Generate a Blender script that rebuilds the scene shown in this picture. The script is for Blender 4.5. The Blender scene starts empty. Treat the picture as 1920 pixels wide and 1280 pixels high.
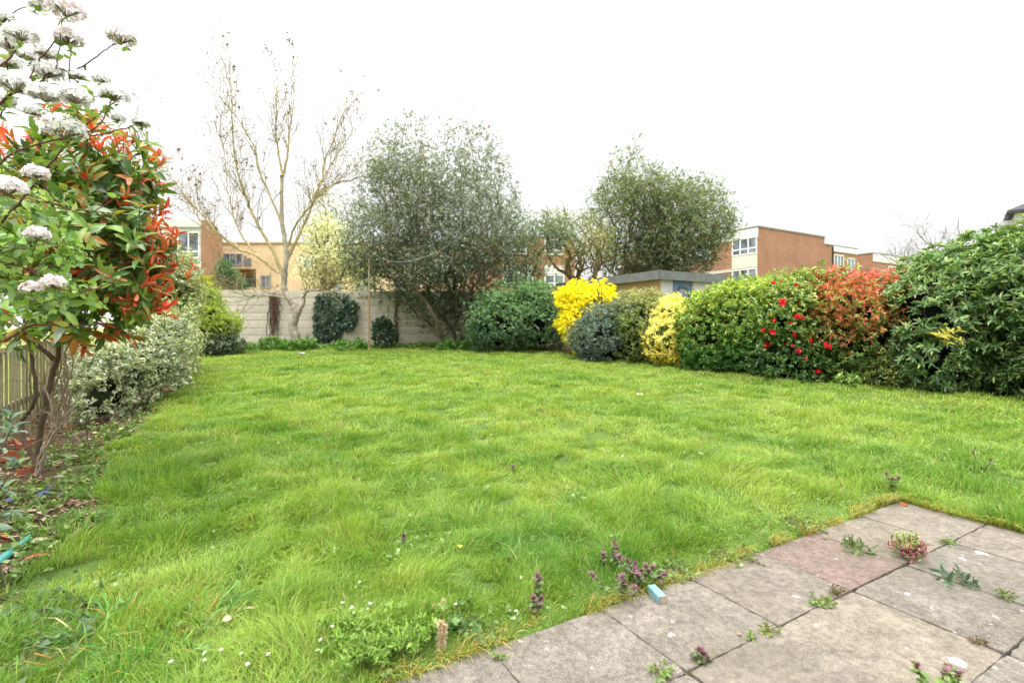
import bpy, math, random
import numpy as np

rng = np.random.default_rng(11)
random.seed(5)
SC = bpy.context.scene
COL = SC.collection
PI = math.pi

# ------------------------------------------------------------------ camera frame
CAM_H, FPX, HORIZON = 1.36, 954.0, 615.0
U2 = np.array([-0.503, 0.864])          # down the garden
N2 = np.array([0.864, 0.503])           # across the garden
ROT = math.atan2(0.503, 0.864)

def xy_of(a, s):
    return a * N2[0] + s * U2[0], a * N2[1] + s * U2[1]

def as_of(x, y):
    return x * N2[0] + y * N2[1], x * U2[0] + y * U2[1]

def slope(y):
    return 0.0333 * np.clip(y - 3.0, 0.0, 18.5)

def gz(x, y):
    x = np.asarray(x, float); y = np.asarray(y, float)
    a, s = as_of(x, y)
    b = 0.022 * np.sin(x * 1.9 + 1.3 * np.sin(y * 1.1)) * np.sin(y * 1.7 + .7) + 0.012 * np.sin(x * 4.1 + y * 2.3)
    b = b + 0.01 * np.sin(x * 7.3 - y * 5.1)
    f = np.clip((np.hypot(x, y) - 2.2) / 3.0, 0.15, 1)
    z = slope(y) + b * f
    return np.where((s < 1.9) & (a < 4.58), -0.07, z)

def G0(px, py):
    """a place on the sloping ground, found from where it shows in the photo"""
    k = (py - HORIZON) / FPX
    y = (CAM_H + 0.1) / (k + 0.0333)
    if y < 3: y = CAM_H / k
    return (px - 960.0) / FPX * y, y

def at(px, py, Y):
    return np.array([(px - 960.0) / FPX * Y, Y, CAM_H + (HORIZON - py) / FPX * Y])

# ------------------------------------------------------------------ colours
def lin(h):
    h = h.lstrip('#')
    v = np.array([int(h[i:i + 2], 16) / 255.0 for i in (0, 2, 4)])
    return np.where(v <= 0.04045, v / 12.92, ((v + 0.055) / 1.055) ** 2.4)
K = 0.60
def hx(h, k=None):
    return lin(h) * (K if k is None else k)

def pal(*items, jit=0.18, gain=1.48):
    cols = np.array([hx(h) * gain for h, w in items]); ws = np.array([w for h, w in items], float); ws /= ws.sum()
    def f(p, n=None):
        m = len(p)
        c = cols[rng.choice(len(cols), m, p=ws)]
        return np.clip(c * (1 + jit * rng.normal(size=(m, 1))) * (1 + 0.05 * rng.normal(size=(m, 3))), 0.004, .9)
    return f

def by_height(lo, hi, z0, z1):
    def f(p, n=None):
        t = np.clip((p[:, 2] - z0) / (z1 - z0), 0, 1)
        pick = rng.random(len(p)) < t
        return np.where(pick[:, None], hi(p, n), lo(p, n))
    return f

# ------------------------------------------------------------------ geometry accumulator
class Geo:
    def __init__(s):
        s.V = []; s.F = {}; s.C = []; s.n = 0
    def add(s, V, faces, col):
        V = np.asarray(V, float).reshape(-1, 3)
        for f in faces:
            f = np.asarray(f, int)
            s.F.setdefault(f.shape[1], []).append(f + s.n)
        c = np.asarray(col, float)
        if c.ndim == 1: c = np.broadcast_to(c, (len(V), 3))
        s.V.append(V); s.C.append(c); s.n += len(V)
    def box(s, a, b, col=(.5, .5, .5), M=None):
        x0, y0, z0 = a; x1, y1, z1 = b
        V = np.array([[x0, y0, z0], [x1, y0, z0], [x1, y1, z0], [x0, y1, z0], [x0, y0, z1], [x1, y0, z1], [x1, y1, z1], [x0, y1, z1]], float)
        if M is not None: V = V @ M[0].T + M[1]
        s.add(V, [[[0, 3, 2, 1], [4, 5, 6, 7], [0, 1, 5, 4], [1, 2, 6, 5], [2, 3, 7, 6], [3, 0, 4, 7]]], col)
    def tube(s, pts, rad, n=6, col=(.3, .3, .3), cap=True):
        P = np.asarray(pts, float); m = len(P)
        r = np.broadcast_to(np.asarray(rad, float), (m,))
        T = np.gradient(P, axis=0); T /= np.linalg.norm(T, axis=1, keepdims=True) + 1e-9
        mean = T.mean(0)
        ref = np.array([0, 0, 1.0]) if abs(mean[2]) < 0.75 * np.linalg.norm(mean) + 1e-9 else np.array([1.0, .2, 0])
        X = np.cross(T, ref); X /= np.linalg.norm(X, axis=1, keepdims=True) + 1e-9
        Y = np.cross(T, X)
        an = np.arange(n) * 2 * PI / n
        V = P[:, None, :] + r[:, None, None] * (np.cos(an)[None, :, None] * X[:, None, :] + np.sin(an)[None, :, None] * Y[:, None, :])
        i = np.arange(m - 1)[:, None] * n; j = np.arange(n)[None, :]; k = (j + 1) % n
        f = np.stack([i + j, i + k, i + n + k, i + n + j], -1).reshape(-1, 4)
        c = np.asarray(col, float)
        if c.ndim == 2: c = np.repeat(c, n, 0)
        fs = [f]
        if cap and n > 3: fs.append(np.array([list(range(n)), [(m - 1) * n + q for q in range(n)][::-1]]))
        elif cap and n == 3: fs.append(np.array([[0, 1, 2], [(m - 1) * 3 + 2, (m - 1) * 3 + 1, (m - 1) * 3]]))
        s.add(V, fs, c)
    def build(s, name, mat, parent=None, world=True, smooth=False, label=None):
        V = np.concatenate(s.V); C = np.concatenate(s.C)
        q_ = parent
        while q_ is not None and world:
            V = V - np.array(q_.location); q_ = q_.parent
        tot = []; cnt = []
        for k, fl in s.F.items():
            f = np.concatenate(fl); tot.append(f.reshape(-1)); cnt.append(np.full(len(f), k))
        loops = np.concatenate(tot).astype(np.int32); cnt = np.concatenate(cnt).astype(np.int32)
        start = np.concatenate([[0], np.cumsum(cnt)[:-1]]).astype(np.int32)
        me = bpy.data.meshes.new(name)
        me.vertices.add(len(V)); me.vertices.foreach_set('co', V.astype(np.float32).ravel())
        me.loops.add(len(loops)); me.loops.foreach_set('vertex_index', loops)
        me.polygons.add(len(cnt)); me.polygons.foreach_set('loop_start', start)
        try: me.polygons.foreach_set('loop_total', cnt)
        except Exception: pass
        me.polygons.foreach_set('use_smooth', np.full(len(cnt), bool(smooth or mat in SOFT)))
        at_ = me.attributes.new('col', 'FLOAT_COLOR', 'POINT')
        at_.data.foreach_set('color', np.concatenate([C, np.ones((len(C), 1))], 1).astype(np.float32).ravel())
        me.update(); me.validate()
        me.materials.append(mat)
        o = bpy.data.objects.new(name, me); COL.objects.link(o)
        if parent is not None: o.parent = parent
        if label: o['label'] = label
        return o

def thing(name, label, cat, loc=(0, 0, 0), rotz=0, group=None):
    o = bpy.data.objects.new(name, None); COL.objects.link(o)
    o.location = tuple(float(v) for v in loc); o.rotation_euler = (0, 0, rotz)
    o.empty_display_size = 0.2
    o['label'] = label; o['category'] = cat
    if group: o['group'] = group
    return o

def tag(o, label, cat, group=None):
    o['label'] = label; o['category'] = cat
    if group: o['group'] = group
    return o

# ------------------------------------------------------------------ leaf templates  (x across, y along, z up)
T4 = (np.array([[0, 0, 0], [.5, .5, .10], [0, 1, -.08], [-.5, .5, .10]], float), [np.array([[0, 1, 2, 3]])])
T6 = (np.array([[0, 0, 0], [.42, .30, .13], [.40, .68, .06], [0, 1, -.16], [-.40, .68, .06], [-.42, .30, .13]], float),
      [np.array([[0, 1, 2, 3], [0, 3, 4, 5]])])
T10 = (np.array([[0, 0, 0], [0, .33, .03], [0, .68, -.02], [0, 1, -.16], [.30, .16, .07], [.48, .45, .10], [.30, .80, -.02],
                 [-.30, .16, .07], [-.48, .45, .10], [-.30, .80, -.02]], float),
       [np.array([[0, 4, 5, 1], [1, 5, 6, 2], [0, 1, 8, 7], [1, 2, 9, 8]]), np.array([[2, 6, 3], [2, 3, 9]])])
TIVY = (np.array([[0, 0, 0], [.5, .12, .05], [.32, .45, .03], [.22, .62, 0], [0, 1, -.1], [-.22, .62, 0], [-.32, .45, .03], [-.5, .12, .05]], float),
        [np.array([[0, 1, 2, 3], [0, 3, 4, 5], [0, 5, 6, 7]])])
def disc(n, r1=.5, lift=.1):
    a = np.arange(n) * 2 * PI / n
    V = np.stack([r1 * np.cos(a), .5 + r1 * np.sin(a), lift * np.ones(n) * (np.arange(n) % 2)], 1)
    return (V, [np.array([list(range(n))])])
TDISC = disc(6)

def unit(v):
    return v / (np.linalg.norm(v, axis=-1, keepdims=True) + 1e-9)

def put(G, T, p, d, nrm, L, W, col):
    tv, tf = T
    p = np.asarray(p, float); N = len(p)
    y = unit(np.asarray(d, float)); x = unit(np.cross(y, nrm)); z = np.cross(x, y)
    L = np.broadcast_to(np.asarray(L, float), (N,))[:, None, None]; W = np.broadcast_to(np.asarray(W, float), (N,))[:, None, None]
    V = p[:, None, :] + W * tv[None, :, 0:1] * x[:, None, :] + L * tv[None, :, 1:2] * y[:, None, :] + L * tv[None, :, 2:3] * z[:, None, :]
    k = len(tv)
    fs = [(f[None] + (np.arange(N) * k)[:, None, None]).reshape(-1, f.shape[1]) for f in tf]
    col = np.asarray(col, float)
    if col.ndim == 1: col = np.broadcast_to(col, (N, 3))
    G.add(V.reshape(-1, 3), fs, np.repeat(col, k, 0))

def rdir(n):
    return unit(rng.normal(size=(n, 3)))

def whorls(G, T, p, ax, k, L, W, spread, colf, step=0.0, per_whorl=False, jd=.25):
    p = np.asarray(p, float); ax = unit(np.asarray(ax, float)); N = len(p)
    ref = np.where(np.abs(ax[:, 2:3]) < .9, np.array([[0, 0, 1.0]]), np.array([[1.0, 0, 0]]))
    t1 = unit(np.cross(ax, ref)); t2 = np.cross(ax, t1)
    a0 = rng.random(N) * 2 * PI; sc = rng.uniform(.75, 1.15, N)
    base = colf(p, ax) if per_whorl else None
    for i in range(k):
        a = a0 + i * 2.39996 + rng.normal(0, jd, N)
        rad = np.cos(a)[:, None] * t1 + np.sin(a)[:, None] * t2
        e = np.clip(rng.normal(spread, .22, N), .1, 2.3)
        d = np.cos(e)[:, None] * ax + np.sin(e)[:, None] * rad
        q = p - ax * step * i
        c = colf(q, ax) if base is None else np.clip(base * rng.uniform(.8, 1.2, (N, 1)), 0, 1)
        s = sc * rng.uniform(.7, 1.2, N)
        put(G, T, q, d, unit(ax + .25 * rng.normal(size=(N, 3))), L * s, W * s, c)

def noise3(p, scale, seed):
    r = np.random.default_rng(seed); v = 0
    for i in range(5):
        k = unit(r.normal(size=(1, 3)))[0] * r.uniform(.7, 1.5) * 2 * PI / scale
        v = v + np.sin(p @ k + r.uniform(0, 6.28))
    return v / 2.2

# ------------------------------------------------------------------ envelopes
def lump(ells, nb, lo=.22, hi=.42, flat=1.0):
    out = list(ells)
    for (c, r) in ells:
        for i in range(nb):
            d = unit(rng.normal(size=3)); d[2] = abs(d[2]) * .9 - .25; d = unit(d)
            m = min(r)
            rr = rng.uniform(lo, hi) * m
            out.append((np.array(c) + np.array(r) * d * rng.uniform(.75, .95), np.array([rr * 1.15, rr * 1.15, rr * flat])))
    return [(np.array(c, float), np.array(r, float)) for c, r in out]

def shell(ells, n, lo=.7, hi=1.03, holes=0.0, hs=.5, seed=3, front=None):
    w = np.array([np.prod(r) ** (2 / 3.) for c, r in ells]); w /= w.sum()
    P = []; Nn = []; got = 0
    for it in range(60):
        m = int((n - got) * 2.2) + 200
        idx = rng.choice(len(ells), m, p=w)
        c = np.array([ells[i][0] for i in range(len(ells))])[idx]; r = np.array([ells[i][1] for i in range(len(ells))])[idx]
        d = rdir(m); d = d / (np.abs(d) ** 2.7).sum(1, keepdims=True) ** (1 / 2.7)
        t = 1 - (1 - rng.uniform(lo, hi, m)) * rng.random(m) ** .6
        p = c + r * d * t[:, None]
        nn = unit(d / r)
        ok = p[:, 2] > gz(p[:, 0], p[:, 1]) + .04
        for j, (cj, rj) in enumerate(ells):
            q = np.linalg.norm((p - cj) / rj, axis=1)
            ok &= (idx == j) | (q > lo * .97)
        if holes > 0: ok &= noise3(p, hs, seed) > (-1.0 + 2 * holes) - .35 * (rng.random(m))
        P.append(p[ok]); Nn.append(nn[ok]); got += ok.sum()
        if got >= n: break
    return np.concatenate(P)[:n], np.concatenate(Nn)[:n]

def fill(ells, n, gap=0.0, gs=1.0, seed=2, pw=.5):
    w = np.array([np.prod(r) for c, r in ells]); w /= w.sum()
    P = []; got = 0
    for it in range(40):
        m = n * 2
        idx = rng.choice(len(ells), m, p=w)
        c = np.array([e[0] for e in ells])[idx]; r = np.array([e[1] for e in ells])[idx]
        p = c + r * rdir(m) * (rng.random(m) ** pw)[:, None]
        ok = p[:, 2] > gz(p[:, 0], p[:, 1]) + .1
        if gap > 0: ok &= noise3(p, gs, seed) > -1 + 2 * gap - .3 * rng.random(m)
        P.append(p[ok]); got += ok.sum()
        if got >= n: break
    return np.concatenate(P)[:n]

def core(G, ells, f=.74, col='2a3420'):  # closed dark blobs, coloured to stand in for the shade inside a shrub
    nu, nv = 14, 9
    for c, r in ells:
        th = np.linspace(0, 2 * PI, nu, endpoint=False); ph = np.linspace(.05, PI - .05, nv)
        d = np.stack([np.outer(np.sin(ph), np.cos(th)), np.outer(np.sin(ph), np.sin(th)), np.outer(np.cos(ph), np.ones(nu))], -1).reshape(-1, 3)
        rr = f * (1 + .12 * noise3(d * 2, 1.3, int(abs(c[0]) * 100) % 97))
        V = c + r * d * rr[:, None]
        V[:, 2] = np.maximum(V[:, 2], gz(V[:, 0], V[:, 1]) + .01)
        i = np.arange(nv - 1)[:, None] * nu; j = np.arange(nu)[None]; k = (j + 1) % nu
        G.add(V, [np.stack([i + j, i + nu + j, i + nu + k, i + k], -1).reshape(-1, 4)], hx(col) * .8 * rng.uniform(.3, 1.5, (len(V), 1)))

def surf_hit(ells, px, py):
    """where the sight line through a photo pixel first meets the shrub's surface"""
    o = np.array([0, 0, CAM_H]); d = np.array([(px - 960) / FPX, 1, (HORIZON - py) / FPX])
    best = None
    for c, r in ells:
        oc = (o - c) / r; dd = d / r
        A = dd @ dd; B = 2 * oc @ dd; Cc = oc @ oc - 1.0
        D = B * B - 4 * A * Cc
        if D > 0:
            t = (-B - math.sqrt(D)) / (2 * A)
            if best is None or t < best[0]:
                p = o + d * t; best = (t, p, unit((p - c) / (r * r)))
    return best

# ------------------------------------------------------------------ branch skeletons
def colonize(base, targets, seg=.35, path_w=.35, up=.15, wob=.05):
    nodes = [np.array(b, float) for b in base]; par = [-1] * len(nodes); plen = [0.0] * len(nodes)
    order = np.argsort(np.linalg.norm(targets - nodes[0], axis=1))
    tips = []
    for ti in order:
        t = targets[ti]
        A = np.array(nodes); L = np.array(plen)
        dv = t - A; dist = np.linalg.norm(dv, axis=1)
        cost = dist + path_w * L + np.where(dv[:, 2] < 0, .5 * -dv[:, 2], 0)
        j = int(np.argmin(cost))
        k = max(1, int(dist[j] / seg))
        a = nodes[j].copy(); prev = j
        mid_lift = up * dist[j]
        for i in range(1, k + 1):
            f = i / k
            p = a + (t - a) * f
            p[2] += -mid_lift * math.sin(PI * f) * .6
            if i < k: p += rng.normal(size=3) * wob
            nodes.append(p); par.append(prev); plen.append(plen[prev] + np.linalg.norm(p - nodes[prev])); prev = len(nodes) - 1
        tips.append(prev)
    return np.array(nodes), np.array(par), np.array(tips)

def skeleton_tubes(G, nodes, par, r_tip=.006, power=.45, rmax=.2, col=(.2, .15, .1), rscale=1.0, jit=.15):
    n = len(nodes); cnt = np.ones(n); kids = [[] for _ in range(n)]
    for i in range(n - 1, -1, -1):
        if par[i] >= 0: cnt[par[i]] += cnt[i]; kids[par[i]].append(i)
    rad = np.minimum(r_tip * cnt ** power * rscale, rmax)
    col = np.asarray(col)
    stack = [(i, None) for i in range(n) if par[i] < 0]
    while stack:
        i, frm = stack.pop()
        ch = [] if frm is None else [nodes[frm]]
        rr = [] if frm is None else [rad[i]]
        cur = i
        while True:
            ch.append(nodes[cur]); rr.append(rad[cur])
            if not kids[cur]: break
            ks = sorted(kids[cur], key=lambda q: -cnt[q])
            for q in ks[1:]: stack.append((q, cur))
            cur = ks[0]
        if len(ch) >= 2:
            R = max(rr); ns = 8 if R > .05 else (5 if R > .015 else 3)
            G.tube(ch, rr, ns, col * rng.uniform(1 - jit, 1 + jit))

def limb(pts, r0, r1, n_sub=5, wob=.01):
    """smooth curve through control points with a taper"""
    P = np.array(pts, float)
    if len(P) < 3:
        t = np.linspace(0, 1, n_sub * 2)[:, None]; Q = P[0] * (1 - t) + P[-1] * t
    else:
        E = np.concatenate([[2 * P[0] - P[1]], P, [2 * P[-1] - P[-2]]]); out = []
        for i in range(1, len(E) - 2):
            for f in np.linspace(0, 1, n_sub, endpoint=False):
                a, b, c, d = E[i - 1], E[i], E[i + 1], E[i + 2]
                out.append(.5 * ((2 * b) + (-a + c) * f + (2 * a - 5 * b + 4 * c - d) * f * f + (-a + 3 * b - 3 * c + d) * f ** 3))
        out.append(P[-1]); Q = np.array(out)
    Q[1:-1] += rng.normal(size=(len(Q) - 2, 3)) * wob
    return Q, r0 + (r1 - r0) * np.linspace(0, 1, len(Q)) ** .8

def twig(G, p, d, L, r, lev, col, tips, n=6, kink=.22, up=.06, fork=.5, first=0, sides=3, rmin=.0022):
    pts = [p]; dirs = []
    st = L / n
    for i in range(n):
        d = unit(d + rng.normal(size=3) * kink * .5 + np.array([0, 0, up])); p = p + d * st; pts.append(p); dirs.append(d)
    rr = np.linspace(r, max(r * .45, rmin), n + 1)
    G.tube(pts, rr, sides, col * rng.uniform(.8, 1.2), cap=False)
    tips.append((pts[-1], d))
    if lev > 0:
        for i in range(first, n):
            if rng.random() < fork:
                s = unit(np.cross(dirs[i], rng.normal(size=3)))
                twig(G, pts[i + 1], unit(dirs[i] * .75 + s * .65), L * rng.uniform(.35, .65), rr[i + 1] * .65, lev - 1, col, tips, max(3, n - 1), kink, up, fork, 0, 3, rmin)
                tips.append((pts[i + 1], dirs[i]))

# ------------------------------------------------------------------ materials
def new_mat(name):
    m = bpy.data.materials.new(name); m.use_nodes = True
    nt = m.node_tree; b = nt.nodes['Principled BSDF']
    return m, nt, b, nt.nodes['Material Output']

def leaf_mat(name, rough=.45, trans=.28, spec=.4, tint=(1.5, 1.6, .8)):
    m, nt, b, out = new_mat(name)
    a = nt.nodes.new('ShaderNodeAttribute'); a.attribute_name = 'col'
    nt.links.new(a.outputs['Color'], b.inputs['Base Color'])
    b.inputs['Roughness'].default_value = rough; b.inputs['Specular IOR Level'].default_value = spec
    t = nt.nodes.new('ShaderNodeBsdfTranslucent')
    g = nt.nodes.new('ShaderNodeMix'); g.data_type = 'RGBA'; g.blend_type = 'MULTIPLY'; g.inputs['Factor'].default_value = 1
    nt.links.new(a.outputs['Color'], g.inputs['A']); g.inputs['B'].default_value = (*tint, 1)
    nt.links.new(g.outputs['Result'], t.inputs['Color'])
    mx = nt.nodes.new('ShaderNodeMixShader'); mx.inputs[0].default_value = trans
    nt.links.new(b.outputs[0], mx.inputs[1]); nt.links.new(t.outputs[0], mx.inputs[2]); nt.links.new(mx.outputs[0], out.inputs[0])
    return m

def vary_mat(name, rough=.8, scale=6.0, amount=.5, bump=.3, spec=.3, detail=5.0, stretch=(1, 1, 1), metallic=0.0):
    """vertex tint broken up by procedural noise and bump"""
    m, nt, b, out = new_mat(name)
    a = nt.nodes.new('ShaderNodeAttribute'); a.attribute_name = 'col'
    tc = nt.nodes.new('ShaderNodeTexCoord'); mp = nt.nodes.new('ShaderNodeMapping'); mp.inputs['Scale'].default_value = stretch
    nt.links.new(tc.outputs['Object'], mp.inputs['Vector'])
    n1 = nt.nodes.new('ShaderNodeTexNoise'); n1.inputs['Scale'].default_value = scale; n1.inputs['Detail'].default_value = detail
    n2 = nt.nodes.new('ShaderNodeTexNoise'); n2.inputs['Scale'].default_value = scale * 7; n2.inputs['Detail'].default_value = 3
    nt.links.new(mp.outputs[0], n1.inputs['Vector']); nt.links.new(mp.outputs[0], n2.inputs['Vector'])
    ad = nt.nodes.new('ShaderNodeMath'); ad.operation = 'ADD'
    nt.links.new(n1.outputs['Fac'], ad.inputs[0]); nt.links.new(n2.outputs['Fac'], ad.inputs[1])
    r = nt.nodes.new('ShaderNodeMapRange'); r.inputs['From Min'].default_value = .6; r.inputs['From Max'].default_value = 1.4
    r.inputs['To Min'].default_value = 1 - amount; r.inputs['To Max'].default_value = 1 + amount
    nt.links.new(ad.outputs[0], r.inputs['Value'])
    v = nt.nodes.new('ShaderNodeVectorMath'); v.operation = 'SCALE'
    nt.links.new(a.outputs['Color'], v.inputs[0]); nt.links.new(r.outputs[0], v.inputs['Scale'])
    nt.links.new(v.outputs[0], b.inputs['Base Color'])
    b.inputs['Roughness'].default_value = rough; b.inputs['Specular IOR Level'].default_value = spec; b.inputs['Metallic'].default_value = metallic
    bp = nt.nodes.new('ShaderNodeBump'); bp.inputs['Strength'].default_value = bump; bp.inputs['Distance'].default_value = .02
    nt.links.new(ad.outputs[0], bp.inputs['Height']); nt.links.new(bp.outputs[0], b.inputs['Normal'])
    return m

def brick_mat(name, c1, c2, mortar, k=.56):
    m, nt, b, out = new_mat(name)
    tc = nt.nodes.new('ShaderNodeTexCoord'); sp = nt.nodes.new('ShaderNodeSeparateXYZ'); nt.links.new(tc.outputs['Object'], sp.inputs[0])
    ad = nt.nodes.new('ShaderNodeMath'); ad.operation = 'ADD'; nt.links.new(sp.outputs[0], ad.inputs[0]); nt.links.new(sp.outputs[1], ad.inputs[1])
    cb = nt.nodes.new('ShaderNodeCombineXYZ'); nt.links.new(ad.outputs[0], cb.inputs[0]); nt.links.new(sp.outputs[2], cb.inputs[1])
    br = nt.nodes.new('ShaderNodeTexBrick'); br.inputs['Scale'].default_value = 1.0
    br.inputs['Brick Width'].default_value = .225; br.inputs['Row Height'].default_value = .075; br.inputs['Mortar Size'].default_value = .009
    br.inputs['Color1'].default_value = (*hx(c1, k), 1); br.inputs['Color2'].default_value = (*hx(c2, k), 1); br.inputs['Mortar'].default_value = (*hx(mortar, k), 1)
    nt.links.new(cb.outputs[0], br.inputs['Vector'])
    n = nt.nodes.new('ShaderNodeTexNoise'); n.inputs['Scale'].default_value = .7; n.inputs['Detail'].default_value = 8; n.inputs['Roughness'].default_value = .7
    nt.links.new(tc.outputs['Object'], n.inputs['Vector'])
    r = nt.nodes.new('ShaderNodeMapRange'); r.inputs['From Min'].default_value = .25; r.inputs['From Max'].default_value = .75
    r.inputs['To Min'].default_value = .72; r.inputs['To Max'].default_value = 1.22; nt.links.new(n.outputs['Fac'], r.inputs['Value'])
    v = nt.nodes.new('ShaderNodeVectorMath'); v.operation = 'SCALE'; nt.links.new(br.outputs['Color'], v.inputs[0]); nt.links.new(r.outputs[0], v.inputs['Scale'])
    nt.links.new(v.outputs[0], b.inputs['Base Color']); b.inputs['Roughness'].default_value = .85
    return m

def slab_mat():
    m, nt, b, out = new_mat('weathered_concrete')
    L = nt.links.new
    a = nt.nodes.new('ShaderNodeAttribute'); a.attribute_name = 'col'
    g = nt.nodes.new('ShaderNodeNewGeometry')
    def noise(sc, det=6, ro=.6):
        n = nt.nodes.new('ShaderNodeTexNoise'); n.inputs['Scale'].default_value = sc; n.inputs['Detail'].default_value = det; n.inputs['Roughness'].default_value = ro
        L(g.outputs['Position'], n.inputs['Vector']); return n
    def ramp(src, lo, hi, a0, a1):
        r = nt.nodes.new('ShaderNodeMapRange'); r.inputs['From Min'].default_value = lo; r.inputs['From Max'].default_value = hi
        r.inputs['To Min'].default_value = a0; r.inputs['To Max'].default_value = a1; L(src, r.inputs['Value']); return r.outputs[0]
    n1 = noise(5.5, 8, .65); n2 = noise(34, 6, .7); n3 = noise(230, 3, .6); n4 = noise(1.5, 3)
    m1 = nt.nodes.new('ShaderNodeMath'); m1.operation = 'MULTIPLY'; L(ramp(n1.outputs['Fac'], .28, .72, .74, 1.26), m1.inputs[0]); L(ramp(n2.outputs['Fac'], .32, .68, .6, 1.4), m1.inputs[1])
    m2 = nt.nodes.new('ShaderNodeMath'); m2.operation = 'MULTIPLY'; L(m1.outputs[0], m2.inputs[0]); L(ramp(n3.outputs['Fac'], .35, .65, .55, 1.5), m2.inputs[1])
    v = nt.nodes.new('ShaderNodeVectorMath'); v.operation = 'SCALE'; L(a.outputs['Color'], v.inputs[0]); L(m2.outputs[0], v.inputs['Scale'])
    # algae: greenish brown film in broad patches
    mx = nt.nodes.new('ShaderNodeMix'); mx.data_type = 'RGBA'; L(v.outputs[0], mx.inputs['A']); mx.inputs['B'].default_value = (.10, .09, .055, 1)
    L(ramp(n4.outputs['Fac'], .45, .7, 0, .36), mx.inputs['Factor'])
    # pale lichen splats
    def lichen(scale, rad, keep, prev, colr):
        vo = nt.nodes.new('ShaderNodeTexVoronoi'); vo.inputs['Scale'].default_value = scale
        ds = nt.nodes.new('ShaderNodeVectorMath'); ds.operation = 'ADD'
        nn = noise(26, 3); sc = nt.nodes.new('ShaderNodeVectorMath'); sc.operation = 'SCALE'; sc.inputs['Scale'].default_value = .05
        L(nn.outputs['Color'], sc.inputs[0]); L(g.outputs['Position'], ds.inputs[0]); L(sc.outputs[0], ds.inputs[1])
        L(ds.outputs[0], vo.inputs['Vector'])
        sx = nt.nodes.new('ShaderNodeSeparateColor'); L(vo.outputs['Color'], sx.inputs[0])
        # radius differs per spot
        rr = nt.nodes.new('ShaderNodeMath'); rr.operation = 'MULTIPLY'; L(sx.outputs[1], rr.inputs[0]); rr.inputs[1].default_value = rad
        df = nt.nodes.new('ShaderNodeMath'); df.operation = 'SUBTRACT'; L(rr.outputs[0], df.inputs[0]); L(vo.outputs['Distance'], df.inputs[1])
        k1 = ramp(df.outputs[0], 0, .03, 0, .85)
        gt = nt.nodes.new('ShaderNodeMath'); gt.operation = 'GREATER_THAN'; L(sx.outputs[0], gt.inputs[0]); gt.inputs[1].default_value = keep
        mu = nt.nodes.new('ShaderNodeMath'); mu.operation = 'MULTIPLY'; L(k1, mu.inputs[0]); L(gt.outputs[0], mu.inputs[1])
        mm = nt.nodes.new('ShaderNodeMix'); mm.data_type = 'RGBA'; L(prev, mm.inputs['A']); mm.inputs['B'].default_value = colr
        L(mu.outputs[0], mm.inputs['Factor']); return mm.outputs['Result']
    c = lichen(5.2, .2, .3, mx.outputs['Result'], (.42, .42, .40, 1))
    c = lichen(17.0, .24, .72, c, (.26, .255, .23, 1))
    L(c, b.inputs['Base Color']); b.inputs['Roughness'].default_value = .9; b.inputs['Specular IOR Level'].default_value = .25
    bp = nt.nodes.new('ShaderNodeBump'); bp.inputs['Strength'].default_value = .5; bp.inputs['Distance'].default_value = .008
    ad = nt.nodes.new('ShaderNodeMath'); ad.operation = 'ADD'; L(n2.outputs['Fac'], ad.inputs[0]); L(n3.outputs['Fac'], ad.inputs[1])
    L(ad.outputs[0], bp.inputs['Height']); L(bp.outputs[0], b.inputs['Normal'])
    return m

def glass_mat():
    m, nt, b, out = new_mat('window_glass')
    tc = nt.nodes.new('ShaderNodeTexCoord'); n = nt.nodes.new('ShaderNodeTexNoise'); n.inputs['Scale'].default_value = 1.1
    L = nt.links.new; L(tc.outputs['Object'], n.inputs['Vector'])
    r = nt.nodes.new('ShaderNodeValToRGB'); r.color_ramp.elements[0].position = .35; r.color_ramp.elements[1].position = .65
    r.color_ramp.elements[0].color = (.05, .06, .075, 1); r.color_ramp.elements[1].color = (.22, .26, .32, 1)
    L(n.outputs['Fac'], r.inputs[0]); L(r.outputs[0], b.inputs['Base Color'])
    b.inputs['Roughness'].default_value = .08; b.inputs['Specular IOR Level'].default_value = .8
    return m

def ground_mat():
    m, nt, b, out = new_mat('soil_and_thatch')
    L = nt.links.new
    a = nt.nodes.new('ShaderNodeAttribute'); a.attribute_name = 'col'
    g = nt.nodes.new('ShaderNodeNewGeometry')
    n1 = nt.nodes.new('ShaderNodeTexNoise'); n1.inputs['Scale'].default_value = 3; n1.inputs['Detail'].default_value = 8
    n2 = nt.nodes.new('ShaderNodeTexNoise'); n2.inputs['Scale'].default_value = 60; n2.inputs['Detail'].default_value = 4
    L(g.outputs['Position'], n1.inputs['Vector']); L(g.outputs['Position'], n2.inputs['Vector'])
    ad = nt.nodes.new('ShaderNodeMath'); ad.operation = 'ADD'; L(n1.outputs['Fac'], ad.inputs[0]); L(n2.outputs['Fac'], ad.inputs[1])
    r = nt.nodes.new('ShaderNodeMapRange'); r.inputs['From Min'].default_value = .6; r.inputs['From Max'].default_value = 1.4; r.inputs['To Min'].default_value = .45; r.inputs['To Max'].default_value = 1.6
    L(ad.outputs[0], r.inputs['Value'])
    v = nt.nodes.new('ShaderNodeVectorMath'); v.operation = 'SCALE'; L(a.outputs['Color'], v.inputs[0]); L(r.outputs[0], v.inputs['Scale'])
    L(v.outputs[0], b.inputs['Base Color']); b.inputs['Roughness'].default_value = .95; b.inputs['Specular IOR Level'].default_value = .1
    bp = nt.nodes.new('ShaderNodeBump'); bp.inputs['Strength'].default_value = .8; bp.inputs['Distance'].default_value = .03
    L(ad.outputs[0], bp.inputs['Height']); L(bp.outputs[0], b.inputs['Normal'])
    return m

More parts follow.
